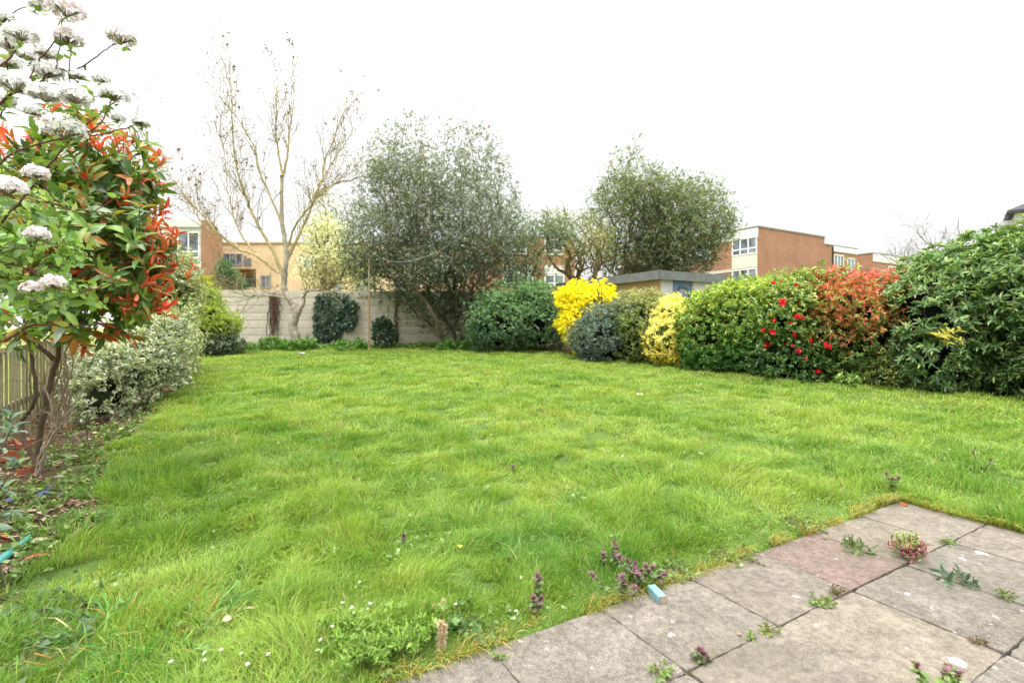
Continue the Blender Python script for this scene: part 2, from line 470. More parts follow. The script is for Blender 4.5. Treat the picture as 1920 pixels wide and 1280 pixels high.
M_LEAF = leaf_mat('leaf', .5, .28, .35)
M_GLOSS = leaf_mat('glossy_leaf', .36, .2, .42)
M_SHADE = leaf_mat('shade_core', .95, .0, .05)  # dull surface for the dark cores that imitate shaded shrub interiors
M_GRASS = leaf_mat('grass_blade', .55, .35, .25)
M_PETAL = leaf_mat('petal', .6, .35, .2)
M_WHITE = leaf_mat('white_petal', .6, .3, .2, (1, 1, 1))
M_BARK = vary_mat('bark', .9, 9, .45, .6, .15, stretch=(1, 1, .35))
M_WOOD = vary_mat('weathered_wood', .85, 5, .35, .4, .2, stretch=(3, 3, .4))
M_PAINT = vary_mat('painted_surface', .6, 1.6, .12, .08, .35)
M_CONC = vary_mat('concrete_panel', .9, 1.1, .16, .12, .2)
M_FELT = vary_mat('roofing_felt', .9, 4, .3, .4, .2)
M_RUST = vary_mat('rusty_steel', .75, 14, .5, .4, .4, stretch=(1, 1, .3))
M_CLAY = vary_mat('terracotta', .85, 8, .3, .3, .2)
M_PLAST = vary_mat('plastic', .45, 20, .12, .1, .5)
M_LITTER = vary_mat('dead_leaf', .8, 20, .25, .1, .2)
SOFT = {M_LEAF, M_GLOSS, M_GRASS, M_PETAL, M_WHITE}
M_SLAB = slab_mat()
M_GLASS = glass_mat()
M_GROUND = ground_mat()
M_BRICK = brick_mat('red_brick', 'ca8a68', 'b47454', 'c4a890', .62)
M_BUFF = brick_mat('buff_brick', 'f0d2a6', 'e4c090', 'e6d2b0', .74)
M_YBRICK = brick_mat('stock_brick', 'e2c88e', 'd2b478', 'd8c8a2')

# ------------------------------------------------------------------ ground
def lawn_left(s):
    return -0.84 + .12 * np.sin(s * 1.7) + .07 * np.sin(s * 4.3 + 1)
def lawn_right(s):
    return 11.5 - .116 * (s - 2.98) + .10 * np.sin(s * 1.3 + 1) + .06 * np.sin(s * 3.1)
WALL0, WALL1 = np.array([-14.9, 20.1]), np.array([3.9, 22.5])
def wall_y(x):
    return WALL0[1] + (x - WALL0[0]) / (WALL1[0] - WALL0[0]) * (WALL1[1] - WALL0[1])

def in_lawn(x, y, m=0.0):
    a, s = as_of(x, y)
    far = wall_y(x) - 1.15 + .15 * np.sin(x * 1.9) - .35 * np.clip((-x - 6) / 4, 0, 1)
    return (a > lawn_left(s) - m) & (a < lawn_right(s) + m) & (y < far + m) & ~((s < 1.93 - m) & (a < 4.6 - m))

def make_ground():
    xs = np.concatenate([[-600, -250, -110, -60, -35, -25, -20], np.arange(-17, 18.01, .2), [21, 26, 36, 60, 110, 250, 600]])
    ys = np.concatenate([[-300, -80, -20, -6, -2], np.arange(0, 25.01, .2), [28, 34, 45, 70, 130, 300, 900]])
    X, Y = np.meshgrid(xs, ys); Z = gz(X, Y)
    V = np.stack([X, Y, Z], -1).reshape(-1, 3)
    nx, ny = len(xs), len(ys)
    i = np.arange(ny - 1)[:, None] * nx; j = np.arange(nx - 1)[None]
    F = np.stack([i + j, i + j + 1, i + nx + j + 1, i + nx + j], -1).reshape(-1, 4)
    lawn = in_lawn(V[:, 0], V[:, 1], .15)
    a, s = as_of(V[:, 0], V[:, 1])
    outside = (a < -2.3) | (V[:, 1] > wall_y(V[:, 0])) | (a > 14.5)
    c = np.where(lawn[:, None], hx('66803a'), np.where(outside[:, None], hx('93a04e'), hx('67583f')))
    G = Geo(); G.add(V, [F], c)
    o = G.build('ground', M_GROUND, smooth=True); o['kind'] = 'structure'
make_ground()

# ------------------------------------------------------------------ grass
def blades(G, x, y, h, w, ldir, lean, c_base, c_tip):
    n = len(x); z = gz(x, y) - .012
    b = np.stack([x, y, z], 1)
    th = rng.random(n) * 2 * PI; side = np.stack([np.cos(th), np.sin(th), np.zeros(n)], 1)
    ld = np.stack([np.cos(ldir), np.sin(ldir), np.zeros(n)], 1)
    lean = np.clip(lean, 0, 1.5)
    up = h / np.sqrt(1 + .6 * lean ** 2)
    m1 = b + ld * (h * lean * .12)[:, None]; m1[:, 2] += up * .4
    m2 = b + ld * (h * lean * .42)[:, None]; m2[:, 2] += up * .78
    t = b + ld * (h * lean * .85)[:, None]; t[:, 2] += up * (1 - .18 * lean)
    w = w[:, None]
    V = np.stack([b - side * w * .5, b + side * w * .5, m1 - side * w * .48, m1 + side * w * .48, m2 - side * w * .34, m2 + side * w * .34, t], 1).reshape(-1, 3)
    o = (np.arange(n) * 7)[:, None]
    q = np.concatenate([np.array([[0, 1, 3, 2]]) + o, np.array([[2, 3, 5, 4]]) + o])
    tr = np.array([[4, 5, 6]]) + o
    cm = .5 * c_base + .5 * c_tip
    C = np.stack([c_base, c_base, cm, cm, c_tip, c_tip, c_tip], 1).reshape(-1, 3)
    G.add(V, [q, tr], C)

def n2(x, y, sc, seed):
    return noise3(np.stack([x, y, np.zeros_like(x)], 1), sc, seed)

WORN = [(1010, 920, .5), (880, 960, .3), (1060, 945, .35), (640, 800, .4), (420, 1020, .2), (1150, 800, .7), (900, 780, .6), (1290, 760, .8), (1500, 960, .25), (700, 1120, .2), (560, 1060, .2), (800, 850, .3)]
def grass_cols(x, y):
    n = len(x)
    dark, mid, lite, yel = hx('6a9f3a'), hx('98bf48'), hx('bad25e'), hx('cfcb86')
    v = .40 * n2(x, y, 1.3, 21) + .34 * n2(x, y, .42, 22) + .30 * n2(x, y, 3.6, 23) + .10 + rng.normal(0, .27, n)
    d = np.hypot(x, y)
    for px_, py_, r_ in WORN:
        x0, y0 = G0(px_, py_); v = v + .75 * np.exp(-((x - x0) ** 2 + (y - y0) ** 2) / r_ ** 2)
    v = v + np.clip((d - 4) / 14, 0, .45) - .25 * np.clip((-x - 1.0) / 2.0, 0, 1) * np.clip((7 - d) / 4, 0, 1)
    t = np.clip(v * .5 + .5, 0, 1)[:, None]
    c = np.where(t < .5, dark + (mid - dark) * t * 2, mid + (lite - mid) * (t - .5) * 2)
    k = rng.random(n)
    c = np.where((k < .05 + .22 * np.clip(v - .9, 0, 1))[:, None], yel, c)
    c = np.where((k > .985)[:, None], hx('c9b98a'), c)
    return np.clip(c * (1 + .12 * rng.normal(size=(n, 1))), .005, .8)

def make_grass():
    G = Geo()
    zones = [(1.6, 3.0, 13500, .0030), (3.0, 4.2, 9500, .0037), (4.2, 6.0, 5600, .005), (6.0, 9.0, 2900, .0072), (9.0, 13.5, 1500, .011), (13.5, 24, 760, .017)]
    for d0, d1, dens, w in zones:
        X0, X1 = -min(d1, 13), min(d1, 13)
        n = int((X1 - X0) * d1 * dens)
        x = rng.uniform(X0, X1, n); y = rng.uniform(.8, d1, n)
        d = np.hypot(x, y)
        k = (d >= d0) & (d < d1) & (np.abs(x) < y * 1.12 + .8) & in_lawn(x, y, .0)
        # thinner patches with thatch showing
        k &= n2(x, y, .8, 31) + .5 * n2(x, y, .25, 32) > -1.15 + .5 * (rng.random(n) - .5)
        x, y, d = x[k], y[k], d[k]; n = len(x)
        tuft = np.clip(n2(x, y, .42, 33) * .8 + n2(x, y, 1.7, 34) * .45, -1, 1)
        a, s = as_of(x, y)
        edge = np.clip(np.minimum(np.abs(s - 1.9), 2) / .35, .35, 1)
        h = np.clip(.084 * (1 + .5 * tuft) * rng.lognormal(0, .28, n), .025, .24) * np.where((a < 4.7), edge, 1) * np.clip(1.1 - .02 * d, .7, 1.1)
        for px_, py_, r_ in WORN:
            x0, y0 = G0(px_, py_); h = h * (1 - .45 * np.exp(-((x - x0) ** 2 + (y - y0) ** 2) / r_ ** 2))
        ld = 1.5 * n2(x, y, 1.1, 35) + 1.2 * n2(x, y, .3, 36) + .7 + rng.normal(0, .95, n)
        lean = np.abs(.88 + .35 * n2(x, y, .8, 37) + rng.normal(0, .4, n))
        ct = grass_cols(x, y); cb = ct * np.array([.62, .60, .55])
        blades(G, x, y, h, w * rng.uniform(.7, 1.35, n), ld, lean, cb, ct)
    def tuft(px, py, rad, n, h, w, cols, lean=.8, spread=True):
        x0, y0 = G0(px, py)
        r = rad * np.sqrt(rng.random(n)); t = rng.random(n) * 2 * PI
        x, y = x0 + r * np.cos(t), y0 + r * np.sin(t)
        c = pal(*cols)(np.zeros((n, 3)))
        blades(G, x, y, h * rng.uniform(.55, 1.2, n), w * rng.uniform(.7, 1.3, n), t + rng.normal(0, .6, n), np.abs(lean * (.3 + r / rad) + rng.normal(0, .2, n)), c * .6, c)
    green = [('5e8c3c', 3), ('749c44', 3), ('8eac50', 2)]
    for px, py, rad, n, h in [(1456, 834, .07, 90, .16), (590, 868, .16, 420, .17), (410, 803, .22, 500, .17), (575, 718, .35, 500, .16),
                              (290, 885, .25, 500, .24), (240, 915, .3, 700, .2), (1010, 742, .5, 500, .13), (930, 725, .5, 500, .13), (720, 742, .4, 400, .14), (1230, 890, .3, 800, .15),
                              (860, 985, .25, 700, .13), (1330, 960, .3, 1000, .14), (1110, 950, .2, 600, .13), (330, 1010, .25, 800, .14), (150, 1000, .25, 800, .15), (540, 880, .2, 400, .13),
                              (1580, 880, .3, 900, .15), (1800, 850, .4, 800, .14), (700, 1020, .2, 600, .12), (450, 950, .2, 600, .12)]:
        tuft(px, py, rad * 1.25, int(n * .5), h * .85, .0055 if py > 840 else .010, green)
    # coarse broad-bladed tuft with orange dead blades in the near corner
    coarse = [('4f8438', 4), ('6c9a4c', 3), ('86ac56', 2), ('c89448', .7), ('b98444', .4), ('cdb884', .4)]
    for px, py, n in [(215, 1175, 170), (300, 1200, 170), (370, 1170, 130), (270, 1240, 150), (180, 1240, 90), (400, 1150, 60), (120, 1215, 60)]:
        tuft(px, py, .18, int(n * .6), .15, .007, coarse, 1.3)
    # dry tawny fringe along the patio edge
    n = 5200
    a = rng.uniform(.3, 4.66, n); s = 1.93 + np.abs(rng.normal(0, .05, n)) - .03
    m = n2(a, s, .5, 44) + .5 * n2(a, s, .17, 45) > -.2
    a, s = a[m], s[m]; x, y = xy_of(a, s); n = len(x)
    c = pal(('b9a05c', 2), ('9a9a48', 2), ('c7b47c', 1), ('7d9a42', 3), ('8a6a3c', .6))(np.zeros((n, 3)))
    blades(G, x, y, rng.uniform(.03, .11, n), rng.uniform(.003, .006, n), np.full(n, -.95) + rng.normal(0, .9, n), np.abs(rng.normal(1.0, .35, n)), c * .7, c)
    n = 1800
    a = 4.6 + np.abs(rng.normal(0, .05, n)) - .02; s = rng.uniform(-.6, 1.95, n); x, y = xy_of(a, s)
    c = pal(('b9a05c', 2), ('9a9a48', 2), ('8aa84a', 4), ('8a6a3c', .5))(np.zeros((n, 3)))
    blades(G, x, y, rng.uniform(.04, .13, n), rng.uniform(.004, .007, n), np.full(n, 3.6) + rng.normal(0, .9, n), np.abs(rng.normal(1.0, .35, n)), c * .7, c)
    # moss and seedlings rooted in the patio joints
    for ax_, lines, n in (('s', (1.38, .79, .2), 2600), ('a', (4.0, 3.41, 2.82, 2.21, 1.6, 1.0, .4), 1500)):
        L_ = rng.choice(lines, n) + rng.normal(0, .004, n); o_ = rng.uniform(-.2, 4.55, n) if ax_ == 's' else rng.uniform(-.3, 1.85, n)
        a, s = (o_, L_) if ax_ == 's' else (L_, o_)
        m = n2(a, s, .45, 71) + .7 * n2(a, s, .12, 72) > .25; a, s = a[m], s[m]; n = len(a); x, y = xy_of(a, s)
        c = pal(('8a8448', 3), ('6f7a3e', 3), ('9a9a5a', 1), ('6a5a40', 2))(np.zeros((n, 3)))
        G2 = Geo(); blades(G2, x, y, rng.uniform(.006, .022, n), rng.uniform(.003, .006, n), rng.random(n) * 6.28, np.abs(rng.normal(.9, .4, n)), c * .7, c)
        G2.V[0][:, 2] += .07 + .004
        G.add(G2.V[0], [np.concatenate(G2.F[4]), np.concatenate(G2.F[3])], G2.C[0])
    o = G.build('grass', M_GRASS); o['kind'] = 'stuff'; o['label'] = 'long tufted bright green lawn grass filling the garden'; o['category'] = 'grass'
make_grass()

# ------------------------------------------------------------------ patio
def make_patio():
    bed = Geo(); x0 = -.8; corners = [(-.9, -1.5), (4.6, -1.5), (4.6, 1.9), (-.9, 1.9)]
    V = [(*xy_of(a, s), -.035) for a, s in corners]
    bed.add(V, [[[0, 1, 2, 3]]], hx('4b4234'))
    p = bed.build('patio', M_GROUND); p['kind'] = 'structure'
    acuts = [4.6, 4.0, 3.41, 2.82, 2.21, 1.6, 1.0, .4, -.2, -.8]; scuts = [1.9, 1.38, .79, .2, -.4, -1.0]
    first = True
    for r in range(5):
        for k in range(9):
            a1, a0 = acuts[k], acuts[k + 1]; s1, s0 = scuts[r], scuts[r + 1]
            if r >= 1: a0 += .015 * math.sin(k * 3 + r); 
            g = .0006 + .0016 * random.random()
            gy0 = g + (.006 if r in (0, 1) else .002)
            pts = []
            nn = 12
            A0, A1, S0, S1 = a0 + g, a1 - g, s0 + gy0 * (1 if r == 0 else .8), s1 - g * (1 if r else .2)
            for f in np.linspace(0, 1, nn, endpoint=False): pts.append((A0 + (A1 - A0) * f, S0))
            for f in np.linspace(0, 1, nn, endpoint=False): pts.append((A1, S0 + (S1 - S0) * f))
            for f in np.linspace(0, 1, nn, endpoint=False): pts.append((A1 - (A1 - A0) * f, S1))
            for f in np.linspace(0, 1, nn, endpoint=False): pts.append((A0, S1 - (S1 - S0) * f))
            pts = np.array(pts); cen = pts.mean(0)
            jit = rng.normal(0, .0016, (len(pts), 2)); pts = pts + jit
            ins = cen + (pts - cen) * (1 - .005) + rng.normal(0, .0012, pts.shape)
            for ci in range(4):   # softened corners
                pts[ci * nn] = cen + (pts[ci * nn] - cen) * .985; ins[ci * nn] = cen + (ins[ci * nn] - cen) * .98
            top = .012 + random.uniform(-.002, .002); tx, ty = random.uniform(-.006, .006), random.uniform(-.006, .006)
            def Z(q, dz): return top + dz + tx * (q[:, 0] - cen[0]) + ty * (q[:, 1] - cen[1])
            def W(q, z): x, y = xy_of(q[:, 0], q[:, 1]); return np.stack([x, y, z], 1)
            m = len(pts)
            V = np.concatenate([W(ins, Z(ins, 0)), W(pts, Z(pts, -.006)), W(pts, np.full(m, -.05))])
            i = np.arange(m); j = (i + 1) % m
            G = Geo()
            tint = hx(['a79c8c', 'a3998b', 'a99d8a', 'a0978a'][random.randrange(4)], .42) * random.uniform(.94, 1.06)
            lab = None
            if r == 0 and k == 2: tint = hx('a68f82', .385); lab = 'reddish brown slab among the grey paving'
            G.add(V, [np.arange(m)[None], np.stack([j, i, i + m, j + m], 1), np.stack([j + m, i + m, i + 2 * m, j + 2 * m], 1)], tint)
            G.build('paving_slab', M_SLAB, p, label=lab)
make_patio()

# ------------------------------------------------------------------ shrubs
def stems_into(G, base, ells, n, col, r=.02, spread=.15, power=.45, lo=.5, hi=.85):
    p, nn = shell(ells, n, lo, hi)
    b = np.array(base)
    nodes, par, tips = colonize([b], p, .3, .3, .1, .02)
    skeleton_tubes(G, nodes, par, r * .3, power, r * 3.2, hx(col))

def shrub(name, label, cat, base, ells, n, k, L, W, colf, T=T6, mat=None, spread=1.0, upb=.5, holes=0.0, hs=.5, seed=3, lo=.72, hi=1.04, bumps=6,
          corecol='2a3420', coref=.64, nstem=90, stemcol='6a5844', step=.012, per_whorl=False, group=None, stem_r=.022, blo=.25, bhi=.55, keep=None, flat=1.0, wild=.26):
    E0 = [(np.array(c, float), np.array(r, float)) for c, r in ells]
    E = lump(E0, bumps, blo, bhi, flat)
    bx, by = np.mean([c[0] for c, r in E0]), np.mean([c[1] for c, r in E0])
    t = thing(name, label, cat, (bx, by, float(gz(bx, by))), group=group)
    G = Geo()
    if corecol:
        Cg = Geo(); core(Cg, E0, coref, corecol); Cg.build('inner_fill', M_SHADE, t, smooth=True)  # solid core, no leaves: its dark colour stands for interior shade
    p, nn = shell(E, n, lo, hi, holes, hs, seed)
    mr = min(min(r) for c, r in E0)
    amp = wild * mr * (.6 * noise3(p, mr * .9, seed + 50) + .5 * noise3(p, mr * .35, seed + 51) + .45 * np.abs(rng.normal(size=len(p))) * (rng.random(len(p)) < .25))
    p = p + nn * np.clip(amp, -.4 * mr, .6 * mr)[:, None] + np.array([0, 0, 1]) * np.clip(amp, 0, 1)[:, None] * .35
    p[:, 2] = np.maximum(p[:, 2], gz(p[:, 0], p[:, 1]) + .03)
    ax = unit(nn * (1 - upb) + np.array([0, 0, upb]) + .3 * rng.normal(size=p.shape))
    if keep is not None:
        q = keep(p); p, ax = p[q], ax[q]
    whorls(G, T, p, ax, k, L, W, spread, colf, step, per_whorl)
    G.build('foliage', mat or M_LEAF, t)
    S = Geo(); stems_into(S, (bx, by, float(gz(bx, by)) - .02), E0, nstem, stemcol, stem_r)
    S.build('stems', M_BARK, t, smooth=True)
    return t, E

def E(px0, px1, py0, py1, Y, depth=None, dz=0):
    """ellipsoid spanning a photo box at a given distance"""
    c = at((px0 + px1) / 2, (py0 + py1) / 2, Y)
    rx = (px1 - px0) / 2 / FPX * Y; rz = (py1 - py0) / 2 / FPX * Y
    return (c, np.array([rx, depth if depth else rx, rz]))

# forsythia
D = 17.0
shrub('forsythia_bush', 'bright yellow flowering forsythia bush at the far corner of the hedge row', 'shrub', G0(1110, 662),
      [E(1052, 1150, 535, 600, D, .9), E(1050, 1112, 570, 640, D - .2, .8), E(1072, 1112, 600, 668, D - .5, .4)], 2600, 4, .095, .055,
      pal(('fff038', 5), ('fbe630', 3), ('ecc828', 1.2), ('b4b43c', .4), jit=.1), T6, M_PETAL, 1.0, .4, holes=.1, hs=.5, corecol='a09a30', coref=.6, bumps=9, blo=.2, bhi=.5, wild=.32)
t = [o for o in bpy.data.objects if o.name == 'forsythia_bush'][0]
for px, py, dx, dy in [(1062, 560, -4, 26), (1075, 548, -2, 30), (1092, 545, 0, 26), (1110, 545, 4, 22), (1128, 540, 5, 22), (1140, 552, 10, 18), (1055, 580, -12, 14), (1148, 570, 12, 10)]:
    G = Geo(); S = Geo(); a, b = at(px, py, 16.6), at(px + dx, py - dy * .8, 16.6); f = np.linspace(0, 1, 16)[:, None]; q = a + (b - a) * f + rng.normal(0, .03, (16, 3))
    whorls(G, T6, q, np.tile(unit(b - a), (16, 1)), 4, .09, .05, 1.0, pal(('fff038', 5), ('fbe630', 3), ('ecc828', 1))); S.tube([a - np.array([0, 0, .4]), a, b], [.012, .008, .004], 4, hx('9a8a40'))
    o = G.build('flowering_shoot', M_PETAL, t); S.build('stem', M_BARK, o)
# grey-green dark bush
D = 15.2
shrub('dark_bush', 'dark grey-green rounded bush between the yellow forsythia and olive bush', 'shrub', G0(1140, 675),
      [E(1085, 1190, 572, 690, D, .9), E(1140, 1210, 560, 680, D + .3, .8), E(1078, 1130, 590, 688, D - .1, .6)], 3200, 5, .085, .03,
      pal(('78887c', 4), ('66766a', 4), ('94a494', 1.8), ('526056', 2)), T6, M_LEAF, 1.0, .35, holes=.08, hs=.45, corecol='2e362e')
# olive bush
D = 14.9
shrub('olive_green_bush', 'olive green bush with tan tips in front of the garden shed', 'shrub', G0(1200, 688),
      [E(1145, 1268, 550, 640, D + .5, 1.0), E(1150, 1240, 560, 695, D - .3, .8), E(1185, 1250, 610, 695, D - .6, .6), E(1215, 1265, 560, 640, D + .6, .8)], 3800, 5, .085, .036,
      by_height(pal(('7a8a4c', 3), ('627442', 3), ('94a05c', 1.5)), pal(('a0a26a', 3), ('b4ae7c', 2), ('8a945a', 2), ('c4b488', .8)), 1.3, 2.5), T6, M_LEAF, .9, .4, holes=.1, corecol='333a22')
# yellow variegated bush
D = 13.6
shrub('golden_bush', 'pale golden-leaved bush with darker green gaps low down in the hedge row', 'shrub', G0(1250, 690),
      [E(1222, 1320, 566, 640, D + .4, .9), E(1208, 1285, 600, 680, D - .1, .7), E(1245, 1290, 640, 700, D - .3, .4), E(1265, 1335, 575, 690, D + .1, .7)], 3000, 6, .085, .034,
      by_height(pal(('f0dc68', 3), ('e6d05a', 3), ('7c9244', 1.6), ('f2e48a', 1)), pal(('fcec90', 4), ('f6e27a', 3), ('fdf4b4', 2), ('c4c468', .7)), .6, 1.3), T6, M_LEAF, 1.0, .35, holes=.18, hs=.45, corecol='5a6430')
# big green choisya
D = 12.6
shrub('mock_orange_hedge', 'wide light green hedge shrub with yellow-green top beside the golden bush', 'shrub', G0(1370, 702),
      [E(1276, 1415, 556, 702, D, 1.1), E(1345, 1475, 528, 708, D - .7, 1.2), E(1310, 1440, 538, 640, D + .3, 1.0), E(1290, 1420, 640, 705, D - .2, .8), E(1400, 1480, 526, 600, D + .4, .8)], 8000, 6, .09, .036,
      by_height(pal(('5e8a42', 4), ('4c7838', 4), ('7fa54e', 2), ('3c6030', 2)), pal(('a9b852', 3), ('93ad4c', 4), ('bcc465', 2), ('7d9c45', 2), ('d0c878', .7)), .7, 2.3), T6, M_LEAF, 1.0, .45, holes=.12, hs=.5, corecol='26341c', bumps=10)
# camellia
D = 11.3
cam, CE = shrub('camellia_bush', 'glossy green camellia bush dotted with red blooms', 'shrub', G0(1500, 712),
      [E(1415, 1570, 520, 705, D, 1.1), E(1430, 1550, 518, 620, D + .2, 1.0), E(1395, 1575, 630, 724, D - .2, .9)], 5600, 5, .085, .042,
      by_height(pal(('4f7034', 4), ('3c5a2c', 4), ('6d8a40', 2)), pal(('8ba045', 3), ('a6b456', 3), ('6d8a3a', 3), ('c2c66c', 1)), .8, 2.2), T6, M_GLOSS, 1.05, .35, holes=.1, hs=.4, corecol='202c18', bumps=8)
for (px, py, s) in [(1464, 576, 1.25), (1451, 614, 1.35), (1444, 630, 1.2), (1466, 631, 1.3), (1453, 599, .9), (1438, 612, .8), (1497, 596, .9), (1505, 598, .8), (1541, 658, 1.2), (1480, 618, .9),
                    (1447, 644, .8), (1460, 648, .7), (1458, 541, 1.0), (1470, 539, .7), (1495, 545, .9), (1494, 665, 1.0), (1485, 658, .7), (1537, 588, .8), (1518, 634, .8), (1530, 683, .9), (1523, 516, .8),
                    (1578, 500, 1.1), (1440, 658, .7), (1506, 675, .7), (1475, 603, .6)]:
    s *= 1.25
    hit = surf_hit(CE, min(px, 1556), py)
    if hit is None: continue
    t_, p_, n_ = hit
    p_ = p_ + n_ * .17
    G = Geo(); q = np.repeat(p_[None], 1, 0); ax = unit(n_ + np.array([0, -.5, .1]))[None]
    red = pal(('d8202c', 3), ('c0142a', 3), ('e84a50', 1), jit=.12)
    whorls(G, TDISC, q, ax, 7, .05 * s, .05 * s, 1.25, red, .002)
    whorls(G, TDISC, q + ax * .012 * s, ax, 6, .036 * s, .04 * s, .75, red, .002)
    whorls(G, T4, q + ax * .02 * s, ax, 5, .018, .008, .4, pal(('e8c040', 1)), .0)
    G.build('bloom', M_PETAL, cam)
# red-tipped bush on the other side
D = 10.7
redp = pal(('d07850', 3), ('c46848', 3), ('de9468', 2), ('bc8450', 1.5), ('d47a60', 1), ('9aa858', 4), ('86a050', 2))
shrub('red_tipped_bush', 'bush with coppery red new growth between the camellia and rhododendron', 'shrub', G0(1600, 714),
      [E(1522, 1640, 528, 640, D - .2, .9), E(1590, 1720, 516, 620, D + .1, 1.0), E(1535, 1690, 575, 690, D - .35, .8), E(1550, 1690, 625, 722, D - .3, .7), E(1500, 1570, 540, 600, D + .1, .6)], 4200, 6, .085, .036,
      by_height(by_height(pal(('75924a', 3), ('5a7a3c', 3), ('96a85a', 1)), redp, 1.0, 1.9), by_height(redp, pal(('dc6e66', 4), ('d06058', 3), ('cc7a58', 2), ('dc9080', 1.4), ('9aa458', 1)), 1.9, 2.5), 0.75, 1.7), T6, M_LEAF, .95, .5, holes=.18, hs=.4, corecol='2c2c18', bumps=8)
# low pale plants at the hedge foot
shrub('yellow_variegated_bush', 'low bush with yellow-edged leaves at the foot of the rhododendron', 'shrub', G0(1655, 712),
      [E(1622, 1690, 672, 735, 9.8, .4), E(1650, 1700, 655, 710, 10.0, .4)], 560, 6, .075, .026,
      pal(('98a456', 3), ('748848', 4), ('c4bc68', 1.2), ('5d7440', 4), gain=1.25), T6, M_LEAF, 1.0, .35, corecol='2a301c', nstem=30, stem_r=.012)
shrub('small_pale_plant', 'small pale green seedling at the hedge foot below the camellia', 'plant', G0(1588, 716),
      [E(1566, 1606, 698, 724, 9.9, .2)], 60, 5, .07, .035, pal(('8fae58', 3), ('b0c878', 2)), T6, M_LEAF, 1.0, .6, corecol=None, nstem=10, stem_r=.008)
# rhododendron
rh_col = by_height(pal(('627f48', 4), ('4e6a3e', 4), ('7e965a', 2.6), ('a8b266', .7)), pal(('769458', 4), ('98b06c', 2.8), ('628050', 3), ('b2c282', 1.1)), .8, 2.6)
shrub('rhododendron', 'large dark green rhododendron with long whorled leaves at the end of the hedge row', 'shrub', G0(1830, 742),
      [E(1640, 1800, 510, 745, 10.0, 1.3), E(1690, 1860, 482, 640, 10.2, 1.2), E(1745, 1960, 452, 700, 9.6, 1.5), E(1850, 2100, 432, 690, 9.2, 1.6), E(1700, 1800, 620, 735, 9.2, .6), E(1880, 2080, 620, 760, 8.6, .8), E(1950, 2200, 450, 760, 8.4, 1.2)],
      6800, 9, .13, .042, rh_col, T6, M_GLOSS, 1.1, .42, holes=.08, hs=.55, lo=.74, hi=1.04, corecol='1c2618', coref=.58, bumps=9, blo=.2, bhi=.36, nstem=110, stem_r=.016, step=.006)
# yellowing sprig
G = Geo(); t = thing('yellowed_sprig', 'yellowing leaf sprig poking out of the rhododendron', 'plant', at(1790, 632, 8.2))
ps = np.array([at(1785 + random.uniform(-26, 26), 630 + random.uniform(-18, 14), 8.15) for i in range(7)])
whorls(G, T6, ps, np.tile([0.1, -.6, .6], (7, 1)), 6, .12, .036, 1.1, pal(('c9b84e', 3), ('a8a850', 2), ('d8c860', 1)), .004); G.build('leaves', M_LEAF, t)
S = Geo()
for q in ps: S.tube([at(1795, 655, 8.6), (q + at(1795, 655, 8.6)) / 2 + np.array([0, 0, .03]), q], [.008, .006, .004], 4, hx('7a7048'))
S.build('stem', M_BARK, t, smooth=True)

# shrub under the holly
D = 18.6
shrub('round_green_bush', 'broad mid green bush with feathery shoots against the wall beneath the hollies', 'shrub', G0(960, 658),
      [E(880, 985, 555, 665, D, 1.1), E(960, 1060, 545, 665, D + .3, 1.2), E(905, 1030, 535, 620, D + .5, 1.1)], 6000, 4, .11, .04,
      by_height(pal(('607c58', 4), ('506c4e', 4), ('78946a', 2)), pal(('769868', 3), ('688a60', 3), ('90b078', 2), ('a6c084', .8)), 1.0, 2.6), T6, M_LEAF, .9, .45, holes=.16, hs=.7, corecol='24301f', bumps=12)
# yellow-green shrub at far left corner
D = 17.4
shrub('lime_green_bush', 'lime green conical bush with dark underside in the corner by the wall', 'shrub', G0(392, 664),
      [E(352, 432, 575, 655, D, .7), E(355, 415, 540, 620, D + .2, .6), E(385, 440, 590, 640, D - .2, .5)], 3600, 5, .075, .026,
      by_height(pal(('6f7f4c', 3), ('59684a', 4), ('8a7a5a', 1.5)), pal(('a8b84c', 4), ('93a848', 3), ('bcc85e', 2), ('7f9446', 1.5)), .7, 1.5), T4, M_LEAF, .8, .55, holes=.12, hs=.45, corecol='3a3f28', bumps=9)
shrub('dark_low_bush', 'low dark green bush under the lime green one in the corner', 'shrub', G0(420, 668),
      [E(395, 455, 628, 668, 17.0, .5), E(352, 410, 635, 676, 16.6, .5)], 1000, 5, .08, .035, pal(('4a5a44', 4), ('5d6c50', 3), ('7b8a68', 1)), T6, M_LEAF, 1, .4, corecol='262c20', nstem=20)

# variegated shrubs on the near border
VAR = pal(('c4c79c', 3), ('aab083', 3), ('d6d6b4', 2), ('8d9868', 3), ('6d7a54', 2), jit=.14)
VAR2 = pal(('b4b898', 4), ('8c9678', 3.5), ('ccceb0', 2.2), ('5e6c52', 2.5), jit=.14)
shrub('variegated_bush', 'cream and grey-green variegated bush low beside the picket fence', 'shrub', G0(215, 775),
      [E(165, 265, 655, 790, 7.2, .6), E(215, 320, 640, 745, 8.2, .7), E(160, 215, 690, 815, 6.7, .4), E(255, 330, 600, 700, 8.8, .5)], 3000, 5, .06, .034, VAR2, T6, M_LEAF, 1.0, .35, holes=.24, hs=.35, corecol='3a4430', coref=.45, stemcol='5a4a38', wild=.42, bumps=9, bhi=.7)
shrub('tall_variegated_bush', 'tall pale cream variegated bush behind the red-leaved shrub', 'shrub', G0(325, 700),
      [E(270, 352, 560, 715, 11.2, .9), E(285, 362, 470, 630, 12.4, .8), E(240, 340, 600, 720, 9.8, .8)], 5600, 5, .065, .034, VAR, T6, M_LEAF, 1.0, .35, holes=.2, hs=.45, corecol='5a6048', bumps=10, wild=.3)

